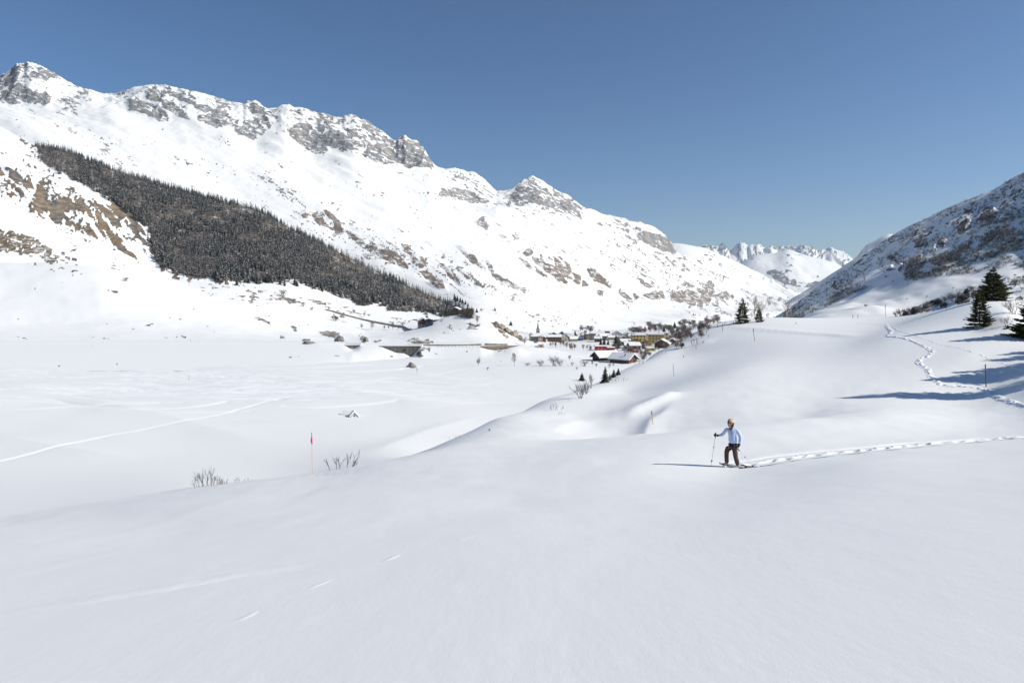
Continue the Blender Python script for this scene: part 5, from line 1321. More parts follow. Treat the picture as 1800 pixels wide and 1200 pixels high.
# the hut buried in the valley snow
p = hit(623, 733, ('snowfield',)); hut = empty('buried_hut', p, math.radians(18), 'little hut buried to its eaves in the valley snow, only the gable showing', 'hut', None, .8)
MB().add(*prism([(-1.35, -.4), (1.35, -.4), (1.35, .35), (0, 1.7), (-1.35, .35)], 'y', .1, 3.4)).build('wall', MW['white'], hut)
rf_ = MB().add(*prism([(-1.75, .02), (0, 1.78), (1.75, .02), (1.75, .2), (0, 1.96), (-1.75, .2)], 'y', -.2, 3.5)).build('roof', MW['dark'], hut)
MB().add(*prism([(-1.72, .21), (0, 1.965), (1.72, .21), (2.2, .25), (.7, 2.2), (0, 2.55), (-.7, 2.2), (-2.2, .25)], 'y', -.12, 3.55)).build('roof_snow', m_snowcap, rf_)
MB().box(-.28, .18, .02, .09, .2, .9).build('window', m_glass, hut)
p = hit(611, 728, ('snowfield',)); sh = empty('snow_mound_roof', p, math.radians(-20), 'snow-covered lean-to roof just left of the buried hut', 'roof')
MB().add(*prism([(-2.2, -.5), (2.2, -.5), (1.9, .3), (0, 1.3), (-1.9, .3)], 'x', -1.8, 1.8)).build('roof_snow', m_snowcap, sh)
MB().box(1.5, 1.9, -2.0, -1.1, .2, .35).build('eave_board', MW['dark'], sh)

# ---- walls and the road bridge
m_stonewall = simple('lichen_stone_wall', (.24, .23, .19), .95, .45, .6)
m_stonewall2 = simple('tan_stone_wall', (.34, .27, .19), .95, .4, .6)
def outline_wall(name, pts, dist, thick, mat, label, cat):
    P_ = [((u - CU) / F * dist, (HV - v) / F * dist) for u, v in pts]
    V, Fc = prism(P_, 'y', dist, dist + thick); o = MB().add(V, Fc).build(name, mat); return tag(o, label, cat)
rw = empty('retaining_wall', Vector(((705 - CU) / F * 511, 511, (HV - 616) / F * 511)), 0, 'tall dark stone retaining wall with pale vertical streaks under the road', 'wall')
def outl(pts, dist, o_): return [((u - CU) / F * dist - o_.x, (HV - v) / F * dist - o_.z) for u, v in pts]
o_ = rw.location
top = [(672, 608), (696, 618.5), (710, 619.5), (722, 625.5), (730, 619), (738.5, 608.8)]
MB().add(*prism(outl(top, 511, o_), 'y', 0, 7)).build('masonry', simple('streaked_masonry', (.155, .14, .12), .95, .45, 1.2), rw)
for k in range(26):   # buttress strips stand proud of the wall
    u = 677 + k * 2.3; lo = np.interp(u, [672, 696, 710, 722, 730, 738.5], [608, 618.5, 619.5, 625.5, 619, 608.8])
    MB().add(*prism(outl([(u, 608.9), (u + .5 + .3 * (k % 3), 608.9), (u + .5 + .3 * (k % 3), lo), (u, lo - .2)], 511, o_), 'y', -.15, -.005)).build('pale_strip', m_stonewall, rw)
MB().add(*prism(outl([(709, 613), (713, 613), (713, 617.5), (709, 617.5)], 511, o_), 'y', -.32, -.16)).build('culvert_mouth', MW['dark'], rw)
MB().add(*prism(outl([(668, 606.6), (742, 606.9), (742, 608.2), (668, 607.9)], 511, o_), 'y', -.4, 7)).build('snow_coping', m_snowcap, rw)
def strip_wall(name, pts, h0, h1, thick, mat, label, cat, only=('hillside', 'wooded_spur', 'snowfield'), step=6, cap=True):
    us = np.arange(pts[0][0], pts[-1][0] + .1, (pts[-1][0] - pts[0][0]) / step); P_ = []
    for u in us:
        v = float(np.interp(u, [q[0] for q in pts], [q[1] for q in pts])); p = hit(u, v, only)
        if p is not None: P_.append(p)
    ys = np.array([p.y for p in P_]); ys = np.convolve(np.pad(ys, 2, mode='edge'), np.ones(5) / 5, 'valid')
    Q_ = []
    for i, p in enumerate(P_): x = p.x * ys[i] / p.y; Q_.append(Vector((x, ys[i], ground(x, ys[i], [m for m in only if m in SHEETS and SHEETS[m]['D'].min() < ys[i] and m != 'wooded_spur']))))
    zs = np.array([q.z for q in Q_]); zs = np.convolve(np.pad(zs, 2, mode='edge'), np.ones(5) / 5, 'valid')
    for i, q in enumerate(Q_): q.z = float(zs[i])
    P_ = Q_; ys = [q.y for q in Q_]
    o = empty(name, P_[0], 0, label, cat); b = MB(); c = MB(); n = len(P_)
    for i in range(n - 1):
        p = Vector((P_[i].x * ys[i] / P_[i].y, ys[i], P_[i].z * ys[i] / P_[i].y)) - P_[0]; q = Vector((P_[i + 1].x * ys[i + 1] / P_[i + 1].y, ys[i + 1], P_[i + 1].z * ys[i + 1] / P_[i + 1].y)) - P_[0]
        f0 = i / (n - 1.); f1 = (i + 1) / (n - 1.); ha = h0 + (h1 - h0) * f0; hb = h0 + (h1 - h0) * f1
        if callable(getattr(h0, '__call__', None)): pass
        for m_, z0, z1, y0, y1 in ((b, -2.5, 0, 0, thick), (c, 0.02, .35, -.15, thick + .4)):
            za0, za1 = (p.z + z0, p.z + ha) if m_ is b else (p.z + ha + z0, p.z + ha + z1); zb0, zb1 = (q.z + z0, q.z + hb) if m_ is b else (q.z + hb + z0, q.z + hb + z1)
            V = [(p.x, p.y + y0, za0), (q.x, q.y + y0, zb0), (q.x, q.y + y1, zb0), (p.x, p.y + y1, za0), (p.x, p.y + y0, za1), (q.x, q.y + y0, zb1), (q.x, q.y + y1, zb1), (p.x, p.y + y1, za1)]
            m_.add(V, [(0, 3, 2, 1), (4, 5, 6, 7), (0, 1, 5, 4), (2, 3, 7, 6)] + ([(3, 0, 4, 7)] if i == 0 else []) + ([(1, 2, 6, 5)] if i == n - 2 else []))
    b.build('masonry', mat, o)
    if cap: c.build('snow_coping', m_snowcap, o)
    return o
strip_wall('long_wall', [(572, 545), (600, 553.5), (640, 563.5), (680, 571.5), (710, 576), (738, 578.5)], 2.8, 2.4, 1.2, m_stonewall, 'long grey-green wall running down behind the bare tree row to the chalets', 'wall', step=24)
strip_wall('roadside_wall', [(716, 607.0), (760, 608), (800, 608), (846, 607)], .9, 1.3, .8, m_stonewall, 'low grey-green stone wall along the upper side of the road, left stretch', 'wall', step=14)
strip_wall('roadside_wall', [(852, 607.2), (892, 607.2)], 1.6, 1.5, .8, m_stonewall, 'shorter grey-green stone wall along the road, right of the gap', 'wall', step=6)
tw = empty('tan_wall', Vector(((878 - CU) / F * 511, 511, (HV - 610) / F * 511)), 0, 'tan stone embankment wall below the right end of the road', 'wall')
MB().add(*prism(outl([(845, 609), (856, 612), (868, 614), (885, 612.6), (900, 610.6), (912, 608), (890, 608), (866, 608.5)][::-1], 511, tw.location), 'y', 0, 4)).build('masonry', m_stonewall2, tw)
br = empty('road_bridge', Vector(((620 - CU) / F * 511, 511, (HV - 606) / F * 511)), 0, 'small stone road bridge with a railing over the snowy gully', 'bridge')
MB().add(*prism(outl([(606, 605.4), (634, 605.4), (634, 606.6), (606, 606.6)], 511, br.location), 'y', -.4, 7)).build('deck', m_snowcap, br)
MB().add(*prism(outl([(607, 606.7), (633.5, 606.7), (628, 609.5), (622, 612), (619, 612.8), (614, 611.4), (609.5, 608.6)][::-1], 511, br.location), 'y', 0, 6)).build('abutment', m_stonewall, br)
for k in range(4): MB().add(*prism(outl([(613 + k * 3.6, 609.6), (615 + k * 3.6, 609.6), (614.6 + k * 3.6, 608.2), (613.4 + k * 3.6, 608.2)], 511, br.location), 'y', -.12, -.01)).build('arch_mouth', MW['dark'], br)
for k in range(9): MB().add(*prism(outl([(608 + k * 3.1, 605.3), (608.5 + k * 3.1, 605.3), (608.5 + k * 3.1, 603.3), (608 + k * 3.1, 603.3)], 511, br.location), 'y', -.2, 0)).build('railing_post', MW['grey'], br)
MB().add(*prism(outl([(607, 603.2), (634, 603.2), (634, 603.7), (607, 603.7)], 511, br.location), 'y', -.21, -.05)).build('handrail', MW['grey'], br)
for k in range(14):
    u = 770 + k * 6.2; p = hit(u, 610.5, ('hillside', 'snowfield'))
    if p is None: continue
    o = MB().box(-.12, .12, -.12, .12, -.3, 1.0).build('road_post', MW['grey']); o.location = p; tag(o, 'tiny dark guard post along the snowy road edge', 'post', 'guard posts along the road')
# boulders: rounded, faceted rocks part buried in snow
m_rock = simple('lichen_rock', (.22, .21, .18), .95, .4, 1.0); m_rock_tan = simple('tan_rock', (.36, .31, .24), .95, .35, 1.0); m_rock_dark = simple('dark_rock', (.075, .07, .065), .95, .35, 2.0)
def boulder(u, v, wpx, hpx, label, mat, seed, only=GR, group=None):
    p = hit(u, v, only)
    if p is None: return
    bm = bmesh.new(); bmesh.ops.create_icosphere(bm, subdivisions=3, radius=1); r_ = random.Random(seed); ph = [r_.uniform(0, 9) for _ in range(3)]
    for vv in bm.verts:
        n = float(fbm(np.array([vv.co.x * 1.3 + ph[0] + vv.co.z]), np.array([vv.co.y * 1.3 + ph[1] - vv.co.z]), seed, 4)[0]); vv.co *= 1 + .55 * n
    me = bpy.data.meshes.new('boulder'); bm.to_mesh(me); bm.free(); o = link('boulder', me, mat); w = wpx * p.y / F / 2; h = hpx * p.y / F / 1.3
    o.scale = (w, w * .7, h); o.location = p + Vector((0, w * .3, h * .1)); tag(o, label, 'boulder', group)
boulder(722, 646, 17, 9, 'isolated grey boulder on the valley snow below the retaining wall', m_rock, 1)
boulder(953, 611, 8, 8, 'pale rounded boulder on the slope left of the village tree row', m_rock_tan, 2)
boulder(543, 604, 24, 5, 'long flat grey outcrop at the left of the road', m_rock, 3)
boulder(597, 600, 18, 10, 'lichen-grey outcrop behind the road bridge', m_rock, 4)
boulder(643, 600, 10, 9, 'upright grey outcrop right of the road bridge', m_rock, 5)
for k, (u, v, w, h, mt) in enumerate(((882, 577, 14, 9, m_rock_tan), (892, 584, 14, 9, m_rock_tan), (903, 591, 15, 10, m_rock_tan), (913, 596, 12, 9, m_rock), (872, 570, 9, 6, m_rock))):
    boulder(u, v, w, h, 'crumbling tan rock face running down from the mound to the village', mt, 20 + k, group='rocks of the bank left of the village')
for k, (u, v, w, h) in enumerate(((1594, 553, 11, 8), (1610, 548, 14, 10), (1630, 541, 15, 10), (1650, 533, 13, 9), (1660, 537, 14, 8), (1698, 525, 22, 9), (1686, 531, 12, 6), (1700, 515, 10, 8), (1712, 519, 9, 7), (1770, 578, 9, 3))):
    boulder(u, v, w, h, 'dark rock showing through the snow of the bank' if k < 9 else 'small dark stone in the snow right of the small spruce', m_rock_dark, 40 + k, ('rocky_bank', 'snowfield'), 'dark rocks in the bank' if k < 9 else None)

# ---- vehicles by the village
m_tyre = simple('tyre', (.03, .03, .03), .9)
def vehicle(u, v, L_, H_, mat, label, kind='car', rz=0, snow=True):
    p = hit(u, v, ('hillside',))
    if p is None: return
    r_ = empty('parked_' + kind, p, math.radians(rz), label, kind)
    l = L_ / 2
    if kind == 'van': prof = [(-l, .35), (l, .35), (l, .95), (l * .78, 1.15), (l * .6, H_), (-l * .97, H_), (-l, H_ - .2)]
    else: prof = [(-l, .35), (l, .35), (l, .75), (l * .9, .9), (l * .45, 1.0), (l * .15, H_), (-l * .55, H_), (-l * .9, 1.0), (-l, .9)]
    MB().add(*prism(prof, 'y', -.9, .9)).build('body', mat, r_)
    gl = [(l * .05, H_ - .08), (-l * .5, H_ - .08), (-l * .75, 1.02), (l * .35, 1.02)] if kind == 'car' else [(l * .62, 1.2), (l * .5, H_ - .15), (l * .1, H_ - .15), (l * .1, 1.2)]
    for y0, y1 in ((-.93, -.902), (.902, .93)): MB().add(*prism(gl, 'y', y0, y1)).build('side_window', m_glass, r_)
    for x in (-l * .62, l * .62):
        for y in (-.92, .72): MB().tube((x, y, .33), (x, y + .2, .33), .33, .33, 10).build('wheel', m_tyre, r_)
    if snow: MB().add(*prism([(-l * .55, H_ + .002), (l * .14, H_ + .002), (l * .1, H_ + .22), (-l * .5, H_ + .22)] if kind == 'car' else [(-l * .95, H_ + .002), (l * .58, H_ + .002), (l * .5, H_ + .2), (-l * .9, H_ + .2)], 'y', -.8, .8)).build('snow_layer', m_snowcap, r_)
vehicle(1117, 620, 5.2, 2.2, simple('red_car_paint', (.45, .03, .03), .35, spec=.5), 'red van parked above the car park by the barns', 'van')
vehicle(1151, 609.5, 5.8, 2.5, simple('white_van_paint', (.7, .7, .7), .35, spec=.5), 'white van in front of the yellow building', 'van')
vehicle(1145, 617, 6.5, 2.4, simple('green_yellow_paint', (.30, .27, .04), .5), 'yellow-green van on the car park below the yellow building', 'van')
vehicle(1155, 614.5, 4.2, 1.6, simple('pale_yellow_paint', (.5, .45, .25), .5), 'pale snow-covered car right of the yellow-green van', 'car')
vehicle(1100, 623, 4.3, 1.5, simple('dark_car_paint', (.05, .05, .06), .4), 'dark car half covered in snow behind the red-brown barn', 'car')
vehicle(1097, 616, 4.2, 1.5, simple('silver_car_paint', (.35, .36, .38), .4), 'silver car in the snowy yard above the barns', 'car')
vehicle(941.5, 602.5, 5.0, 1.7, simple('black_car_paint', (.02, .02, .03), .4), 'black car on the lane at the left end of the village', 'car')
# ------------------------------------------------------------------ marker poles and fence posts
m_wood = simple('weathered_wood', (.28, .22, .15), .85, .3, 20); m_pink = simple('faded_pink_paint', (.62, .11, .19), .6, .15, 8); m_mauve = simple('faded_mauve_tape', (.30, .20, .34), .6, .1, 8)
m_bamboo = simple('pale_pole', (.60, .45, .36), .7, .15, 10); m_yel = simple('yellow_tape', (.55, .42, .10), .6); m_dk = simple('dark_pole', (.11, .10, .10), .7, .2, 10)
p = hit(550, 832.5, ('snowfield',)); k_ = p.y / F; mp = empty('marker_pole', p, 0, 'pale marker pole with a faded pink top standing alone on the near snow crest', 'pole')
H_ = 73 * k_; lean = -2.2 * k_
MB().tube((0, 0, -.4), (lean * .72, 0, H_ * .72), .017, .015, 8).build('shaft', m_bamboo, mp)
MB().tube((lean * .72, 0, H_ * .72), (lean * .92, 0, H_ * .88), .038, .040, 10).build('pink_sleeve', m_pink, mp)
MB().tube((lean * .85, 0, H_ * .88), (lean, 0, H_), .024, .022, 8).build('mauve_tip', m_mauve, mp)
MB().box(lean * .8 - .055, lean * .8 - .03, -.02, .02, H_ * .76, H_ * .85).build('reflector', m_pink, mp)
def pole(u, v0, v1, label, mat, du=0, r=.03, band=None, only=('snowfield', 'hillside'), name='marker_pole', group=None, cat='pole', dist=None):
    p = hit(u, v0, only) if dist is None else gpoint(u, dist, list(only))
    if p is None: return
    k = p.y / F; H_ = (v0 - v1) * k; o = empty(name, p, 0, label, cat, group)
    MB().tube((0, 0, -.3), (du * k, 0, H_), r, r * .9, 7).build('shaft', mat, o)
    if band: MB().tube((du * k * .72, 0, H_ * .72), (du * k * .97, 0, H_ * .97), r * 1.25, r * 1.25, 7).build('band', band, o)
pole(1733.5, 680, 640, 'dark wooden pole standing on the knoll beside the zigzag track', m_dk, -1.3, .045, m_mauve)
pole(1149, 746, 722, 'short yellow and black pole on the drift left of the walker', m_yel, -4, .03, m_dk)
pole(1185, 661, 639, 'thin dark stick leaning on the knoll face', m_dk, -2, .03)
pole(1327, 599, 577, 'thin leaning pole below the drifted crest of the knoll', m_wood, -3.3, .05, m_dk)
pole(1557, 557, 536, 'pale pole against the shaded slope, left of the rocky bank', simple('white_pole', (.55, .52, .5), .6), -1, .07, m_mauve, dist=180)
pole(1201, 629, 624, 'short stub post on the shaded upper knoll', m_dk, 0, .05)
pole(1224, 613, 605, 'bent stick under the withered shrub on the upper knoll', m_dk, -1, .04)
pole(332, 667, 659, 'tiny lone stake far out on the tracked valley floor', m_dk, 0, .08, None)
pole(860, 757, 753, 'little dark stub on the long crease in the snow', m_dk, 0, .04)
pole(790, 772, 768, 'tiny dark stub left of the dry tuft on the crease', m_dk, 0, .03)
for u, v0, v1 in ((1245, 593, 588), (1242, 586, 580), (1261, 576, 570), (1270, 582, 568), (1274, 572, 565), (1285, 570, 565), (1289.5, 569, 563), (1399, 570, 566), (1499, 559, 552), (1508, 560, 553)):
    pole(u, v0, v1, 'thin fence stake along the upper edge of the knoll', m_dk, 0, .05, None, group='fence stakes along the edge of the knoll', name='fence_stake', cat='stake')
# small power pole
# ------------------------------------------------------------------ tracks trodden into the snow
def tread(name, pts, w, stride, label, deep=.12, raise_=.10, churn=.05, seed=1, step=.09, ncr=13, core=1.0, taper=False):
    q = []
    for u, v in pts:
        p = hit(u, v, ('snowfield',))
        if p is not None: q.append((p.x, p.y))
    q = np.array(spline(q, 10)); L_ = np.concatenate([[0], np.cumsum(np.hypot(*np.diff(q, axis=0).T))]); n = int(L_[-1] / step)
    s = np.linspace(0, L_[-1], n); X = np.interp(s, L_, q[:, 0]); Y = np.interp(s, L_, q[:, 1])
    X = X + .10 * fbm(s / 1.6, s * 0 + 1.5, seed + 3, 2); dx = np.gradient(X); dy = np.gradient(Y); l = np.hypot(dx, dy) + 1e-9; nx, ny = -dy / l, dx / l
    t = np.linspace(-1, 1, ncr) * w; SS, TT = np.meshgrid(s, t, indexing='ij')
    PX = X[:, None] + nx[:, None] * TT; PY = Y[:, None] + ny[:, None] * TT; G = np.empty_like(PX)
    for i in range(n):
        for j in (0, ncr // 2, ncr - 1): G[i, j] = ground(PX[i, j], PY[i, j], ['snowfield'])
        G[i] = np.interp(t, t[[0, ncr // 2, ncr - 1]], G[i, [0, ncr // 2, ncr - 1]])
    env = np.clip(1 - np.abs(TT / (w * core))**2.2, 0, 1); Hh = raise_ * env * (.72 + .5 * fbm(SS / .5, TT / .3, seed, 3)) + churn * env * fbm(SS / .16, TT / .14, seed + 1, 3) - .03 * (1 - env) - .004
    if taper: Hh = Hh + .004 + raise_ * env; Hh = (Hh + .012) * np.sin(np.pi * np.clip(SS / s[-1], 0, 1))**.7 - .012
    r_ = random.Random(seed); k = 0; sc_ = .3 if not taper else 1e9
    while sc_ < s[-1]:
        tc = (w * core * .38) * (1 if k % 2 else -1) + r_.uniform(-.04, .04); dd = ((SS - sc_) / (.19 if stride > .35 else .14))**2 + ((TT - tc) / (w * core * .34))**2
        Hh -= deep * np.exp(-dd**1.6); sc_ += stride * r_.uniform(.85, 1.15); k += 1
    if core == 1.0: Hh = np.maximum(Hh, -.05)
    else: Hh = np.where(np.abs(TT) > .75, .002, Hh)
    V = np.stack([PX, PY, G + Hh], -1).reshape(-1, 3); i = np.arange(n - 1)[:, None] * ncr + np.arange(ncr - 1)[None]
    Fc = np.stack([i, i + 1, i + 1 + ncr, i + ncr], -1).reshape(-1, 4)
    me = fast_mesh(name, V, Fc); attr(me, 'track', (env * (0 if taper else .9)).ravel()); o = link(name, me, m_snow); tag(o, label, 'footprints'); o['kind'] = 'structure'; return o  # trodden snow takes the same painted brightening
tread('snowshoe_track', [(1306, 817.5), (1312, 816), (1345, 811), (1380, 805), (1420, 800), (1460, 795.5), (1500, 792), (1540, 788), (1580, 784), (1620, 780), (1660, 777), (1700, 774.5), (1740, 771.5), (1780, 768.5), (1815, 765)], .85, .36, 'churned line of snowshoe prints trailing behind the walker', .15, .03, .05, 3, .05, 41, .34)
tread('zigzag_track', [(1557, 571), (1562, 577), (1566, 583), (1563, 588), (1560, 591), (1568, 592), (1590, 595), (1605, 600), (1620, 607), (1632, 613), (1639, 619), (1632, 626), (1620, 630), (1615, 636), (1622, 643), (1630, 650), (1634, 658), (1640, 665), (1648, 672), (1658, 677), (1672, 678), (1690, 679), (1710, 681), (1730, 685), (1740, 691), (1750, 697), (1765, 703), (1780, 708), (1812, 715)], .42, .45, 'zigzag trail of deep footprints coming down the knoll', .13, .11, .09, 5, .10)
tread('single_track', [(1512, 567), (1525, 569), (1545, 571.5), (1565, 575), (1580, 581), (1600, 587), (1615, 592), (1630, 597), (1645, 603), (1660, 607), (1680, 611), (1700, 616), (1720, 622), (1735, 629), (1755, 636), (1775, 643), (1812, 654)], .22, .55, 'fine single-file line of footprints right of the zigzag trail', .10, .05, .02, 7, .10, 9)

for k, (pts, w, h) in enumerate((([(722, 969), (705, 974), (690, 981), (662, 991)], .15, .0045), ([(602, 1012), (585, 1017), (560, 1027), (522, 1043)], .14, .004), ([(467, 1065), (445, 1076), (425, 1086), (383, 1101)], .12, .0035),
        ([(860, 936), (820, 946), (790, 955)], .15, .003), ([(600, 984), (540, 993), (480, 1001), (420, 1009), (350, 1022), (270, 1036), (160, 1052), (20, 1074), (-60, 1088)], .55, .012))):
    tread('wind_ridge', pts, w, 9, 'low wind-carved ridge in the near snow', 0, h, h * .12, 60 + k, .05, 15, 1.0, True)
# ------------------------------------------------------------------ the walker
pf = hit(1289, 820, ('snowfield',)); K_ = pf.y / F
SC_ = 84 * K_ / 1.66     # scale so that the figure spans its 84 photo pixels
def P3(X, Z, y=0.0): return ((X - 700) / 500. * 1.0, y, (980 - Z) / 500.)
def skin_mesh(name, V, E, R, sub=2):
    me = bpy.data.meshes.new(name); me.from_pydata(V, E, []); o = bpy.data.objects.new(name, me); COL.objects.link(o)
    md = o.modifiers.new('s', 'SKIN'); md.use_smooth_shade = True; md.branch_smoothing = .5
    for i, r in enumerate(R):
        me.skin_vertices[0].data[i].radius = r if isinstance(r, tuple) else (r, r); me.skin_vertices[0].data[i].use_root = (i == 0)
    s_ = o.modifiers.new('d', 'SUBSURF'); s_.levels = sub; s_.render_levels = sub
    bpy.context.view_layer.update(); dg = bpy.context.evaluated_depsgraph_get(); m2 = bpy.data.meshes.new_from_object(o.evaluated_get(dg))
    bpy.data.objects.remove(o); m2.name = name; m2.polygons.foreach_set('use_smooth', [True] * len(m2.polygons)); return m2
per = empty('person', pf, 0, 'walker in pale blue jacket, brown trousers and cream beanie crossing the snow', 'person', None, SC_)
m_skin = simple('skin', (.50, .27, .19), .55); m_jacket = simple('pale_blue_fleece', (.50, .60, .80), .85, .06, 6); m_trous = simple('brown_trousers', (.088, .052, .042), .85, .18, 9)
m_hat = simple('cream_knit', (.66, .52, .36), .9, .1, 40); m_hair = simple('dark_hair', (.035, .022, .016), .6); m_black = simple('black_fabric', (.014, .014, .017), .7, .1, 10); m_scarf = simple('dark_neck_gaiter', (.05, .055, .065), .85, .2, 20)
m_lens = simple('dark_lens', (.03, .01, .012), .1, 0, 1, 0, .8); m_boot = simple('pale_boot', (.42, .41, .42), .7, .2, 15); m_shoe = simple('snowshoe_plastic', (.50, .49, .48), .6, .2, 12)
J = dict(pel=P3(690, 610, 0), wai=P3(688, 540, 0), chest=P3(680, 420, 0), neck=P3(662, 320, 0), headb=P3(652, 262, 0), head=P3(652, 215, 0), headt=P3(662, 180, 0),
         ls=P3(752, 335, -.10), le=P3(800, 455, -.17), lw=P3(770, 560, -.17), rs=P3(595, 330, .12), re=P3(545, 432, .16), rw=P3(462, 448, .12),
         lh=P3(715, 640, -.08), lk=P3(722, 790, -.09), la=P3(765, 945, -.10), lt=P3(735, 968, -.10), rh=P3(662, 640, .09), rk=P3(598, 715, .10), ra=P3(602, 930, .10), rt=P3(560, 962, .10))
names = ['pel', 'wai', 'chest', 'neck', 'headb', 'head', 'headt', 'ls', 'le', 'lw', 'rs', 're', 'rw', 'lh', 'lk', 'la', 'lt', 'rh', 'rk', 'ra', 'rt']
ix = {n: i for i, n in enumerate(names)}
E = [('pel', 'wai'), ('wai', 'chest'), ('chest', 'neck'), ('neck', 'headb'), ('headb', 'head'), ('head', 'headt'), ('chest', 'ls'), ('ls', 'le'), ('le', 'lw'), ('chest', 'rs'), ('rs', 're'), ('re', 'rw'), ('pel', 'lh'), ('lh', 'lk'), ('lk', 'la'), ('la', 'lt'), ('pel', 'rh'), ('rh', 'rk'), ('rk', 'ra'), ('ra', 'rt')]
R = dict(pel=.08, wai=.07, chest=.09, neck=.05, headb=.07, head=.098, headt=.075, ls=.055, le=.04, lw=.028, rs=.055, re=.04, rw=.028, lh=.06, lk=.05, la=.04, lt=.035, rh=.06, rk=.05, ra=.04, rt=.035)
body = skin_mesh('body', [J[n] for n in names], [(ix[a_], ix[b_]) for a_, b_ in E], [R[n] for n in names]); bo = link('body', body, m_skin, per)
# head turned to the left of the picture: nose, mouth, ear
fx = Vector(P3(652, 222, 0))
def ico(name, c, s, mat, parent, rot=(0, 0, 0), sub=3):
    bm = bmesh.new(); bmesh.ops.create_icosphere(bm, subdivisions=sub, radius=1); me = bpy.data.meshes.new(name); bm.to_mesh(me); bm.free()
    M_ = Matrix.Translation(Vector(c)) @ Matrix.Rotation(rot[2], 4, 'Z') @ Matrix.Rotation(rot[1], 4, 'Y') @ Matrix.Rotation(rot[0], 4, 'X') @ Matrix.Diagonal((*s, 1)); me.transform(M_)
    me.polygons.foreach_set('use_smooth', [True] * len(me.polygons)); return link(name, me, mat, parent)
hd = ico('head', fx + Vector((-.01, -.01, .0)), (.088, .080, .125), m_skin, per, (0, -.12, .2))
ico('nose', fx + Vector((-.103, -.030, -.012)), (.022, .014, .026), m_skin, hd, (0, .3, .3), 2)
ico('mouth', fx + Vector((-.088, -.030, -.062)), (.014, .026, .009), simple('lips', (.42, .12, .10), .5), hd, (0, 0, .3), 2)
ico('ear', fx + Vector((.012, -.092, -.012)), (.022, .010, .032), m_skin, hd, (0, 0, .2), 2)
ico('chin', fx + Vector((-.062, -.02, -.098)), (.032, .034, .028), m_skin, hd, (0, 0, 0), 2)
sg = empty('sunglasses', (0, 0, 0)); sg.parent = per
sl = ico('lens', fx + Vector((-.083, -.062, .022)), (.014, .034, .024), m_lens, sg, (0, 0, .75), 2); ico('lens', fx + Vector((-.099, .004, .022)), (.012, .032, .024), m_lens, sg, (0, 0, 0), 2)
MB().tube(tuple(fx + Vector((-.07, -.088, .028))), tuple(fx + Vector((.015, -.10, .02))), .006).build('temple', m_black, sg)
hr = ico('hair', fx + Vector((.045, -.008, -.030)), (.072, .092, .115), m_hair, per, (0, .3, 0)); ico('fringe', fx + Vector((-.058, -.012, .078)), (.048, .072, .036), m_hair, per, (0, -.7, 0), 2)
ico('hair_ends', fx + Vector((.052, -.030, -.100)), (.045, .07, .052), m_hair, per, (0, .2, 0), 2)
ht = ico('beanie', fx + Vector((.028, -.008, .072)), (.112, .098, .082), m_hat, per, (0, .62, 0)); ico('beanie_fold', fx + Vector((.002, -.008, .062)), (.106, .102, .044), m_hat, per, (0, .66, 0))
ico('beanie_tip', fx + Vector((.10, -.008, .115)), (.05, .05, .04), m_hat, per, (0, .9, 0), 2)
ico('neck_gaiter', P3(655, 318, -.01), (.068, .066, .058), m_scarf, per, (0, -.25, 0))
MB().add([P3(618, 298, -.13), P3(672, 300, -.135), P3(634, 352, -.155)], [(0, 1, 2)]).build('collar_opening', m_scarf, per)
# jacket: torso and both sleeves
jn = [P3(696, 580, 0), P3(688, 500, 0), P3(684, 430, 0), P3(678, 360, 0), P3(668, 318, 0), P3(748, 338, -.09), P3(782, 395, -.13), P3(800, 455, -.17), P3(788, 515, -.18), P3(772, 562, -.17), P3(604, 332, .10), P3(572, 385, .13), P3(540, 435, .16), P3(500, 450, .14), P3(470, 452, .12)]
jr = [(.215, .155), (.205, .145), (.200, .145), (.165, .130), (.075, .075), .078, .070, .066, .058, .048, .075, .066, .060, .050, .045]
link('jacket', skin_mesh('jacket', jn, [(0, 1), (1, 2), (2, 3), (3, 4), (3, 5), (5, 6), (6, 7), (7, 8), (8, 9), (3, 10), (10, 11), (11, 12), (12, 13), (13, 14)], jr), m_jacket, per)
MB().tube(P3(636, 355, -.143), P3(640, 430, -.15), .004).build('zip', m_scarf, per); MB().box(P3(655, 0)[0], P3(672, 0)[0], -.155, -.145, P3(0, 375)[2], P3(0, 370)[2]).build('chest_mark', m_scarf, per)
tn = [P3(698, 580, 0), P3(694, 640, 0), P3(712, 655, -.09), P3(716, 720, -.10), P3(722, 790, -.10), P3(745, 870, -.10), P3(764, 945, -.10), P3(664, 652, .09), P3(625, 680, .10), P3(600, 720, .10), P3(598, 790, .10), P3(600, 870, .10), P3(606, 935, .10)]
tr_ = [(.20, .145), (.19, .14), .105, .092, .082, .083, .080, .108, .100, .092, .083, .082, .080]
link('trousers', skin_mesh('trousers', tn, [(0, 1), (1, 2), (2, 3), (3, 4), (4, 5), (5, 6), (1, 7), (7, 8), (8, 9), (9, 10), (10, 11), (11, 12)], tr_), m_trous, per)
ico('waist_pack', P3(660, 606, -.10), (.105, .07, .068), m_black, per, (0, -.15, 0)); ico('waist_belt', P3(696, 585, 0), (.176, .145, .042), m_black, per)
ico('pack_buckle', P3(694, 588, -.17), (.022, .008, .012), m_boot, per, (0, -.4, 0), 2)
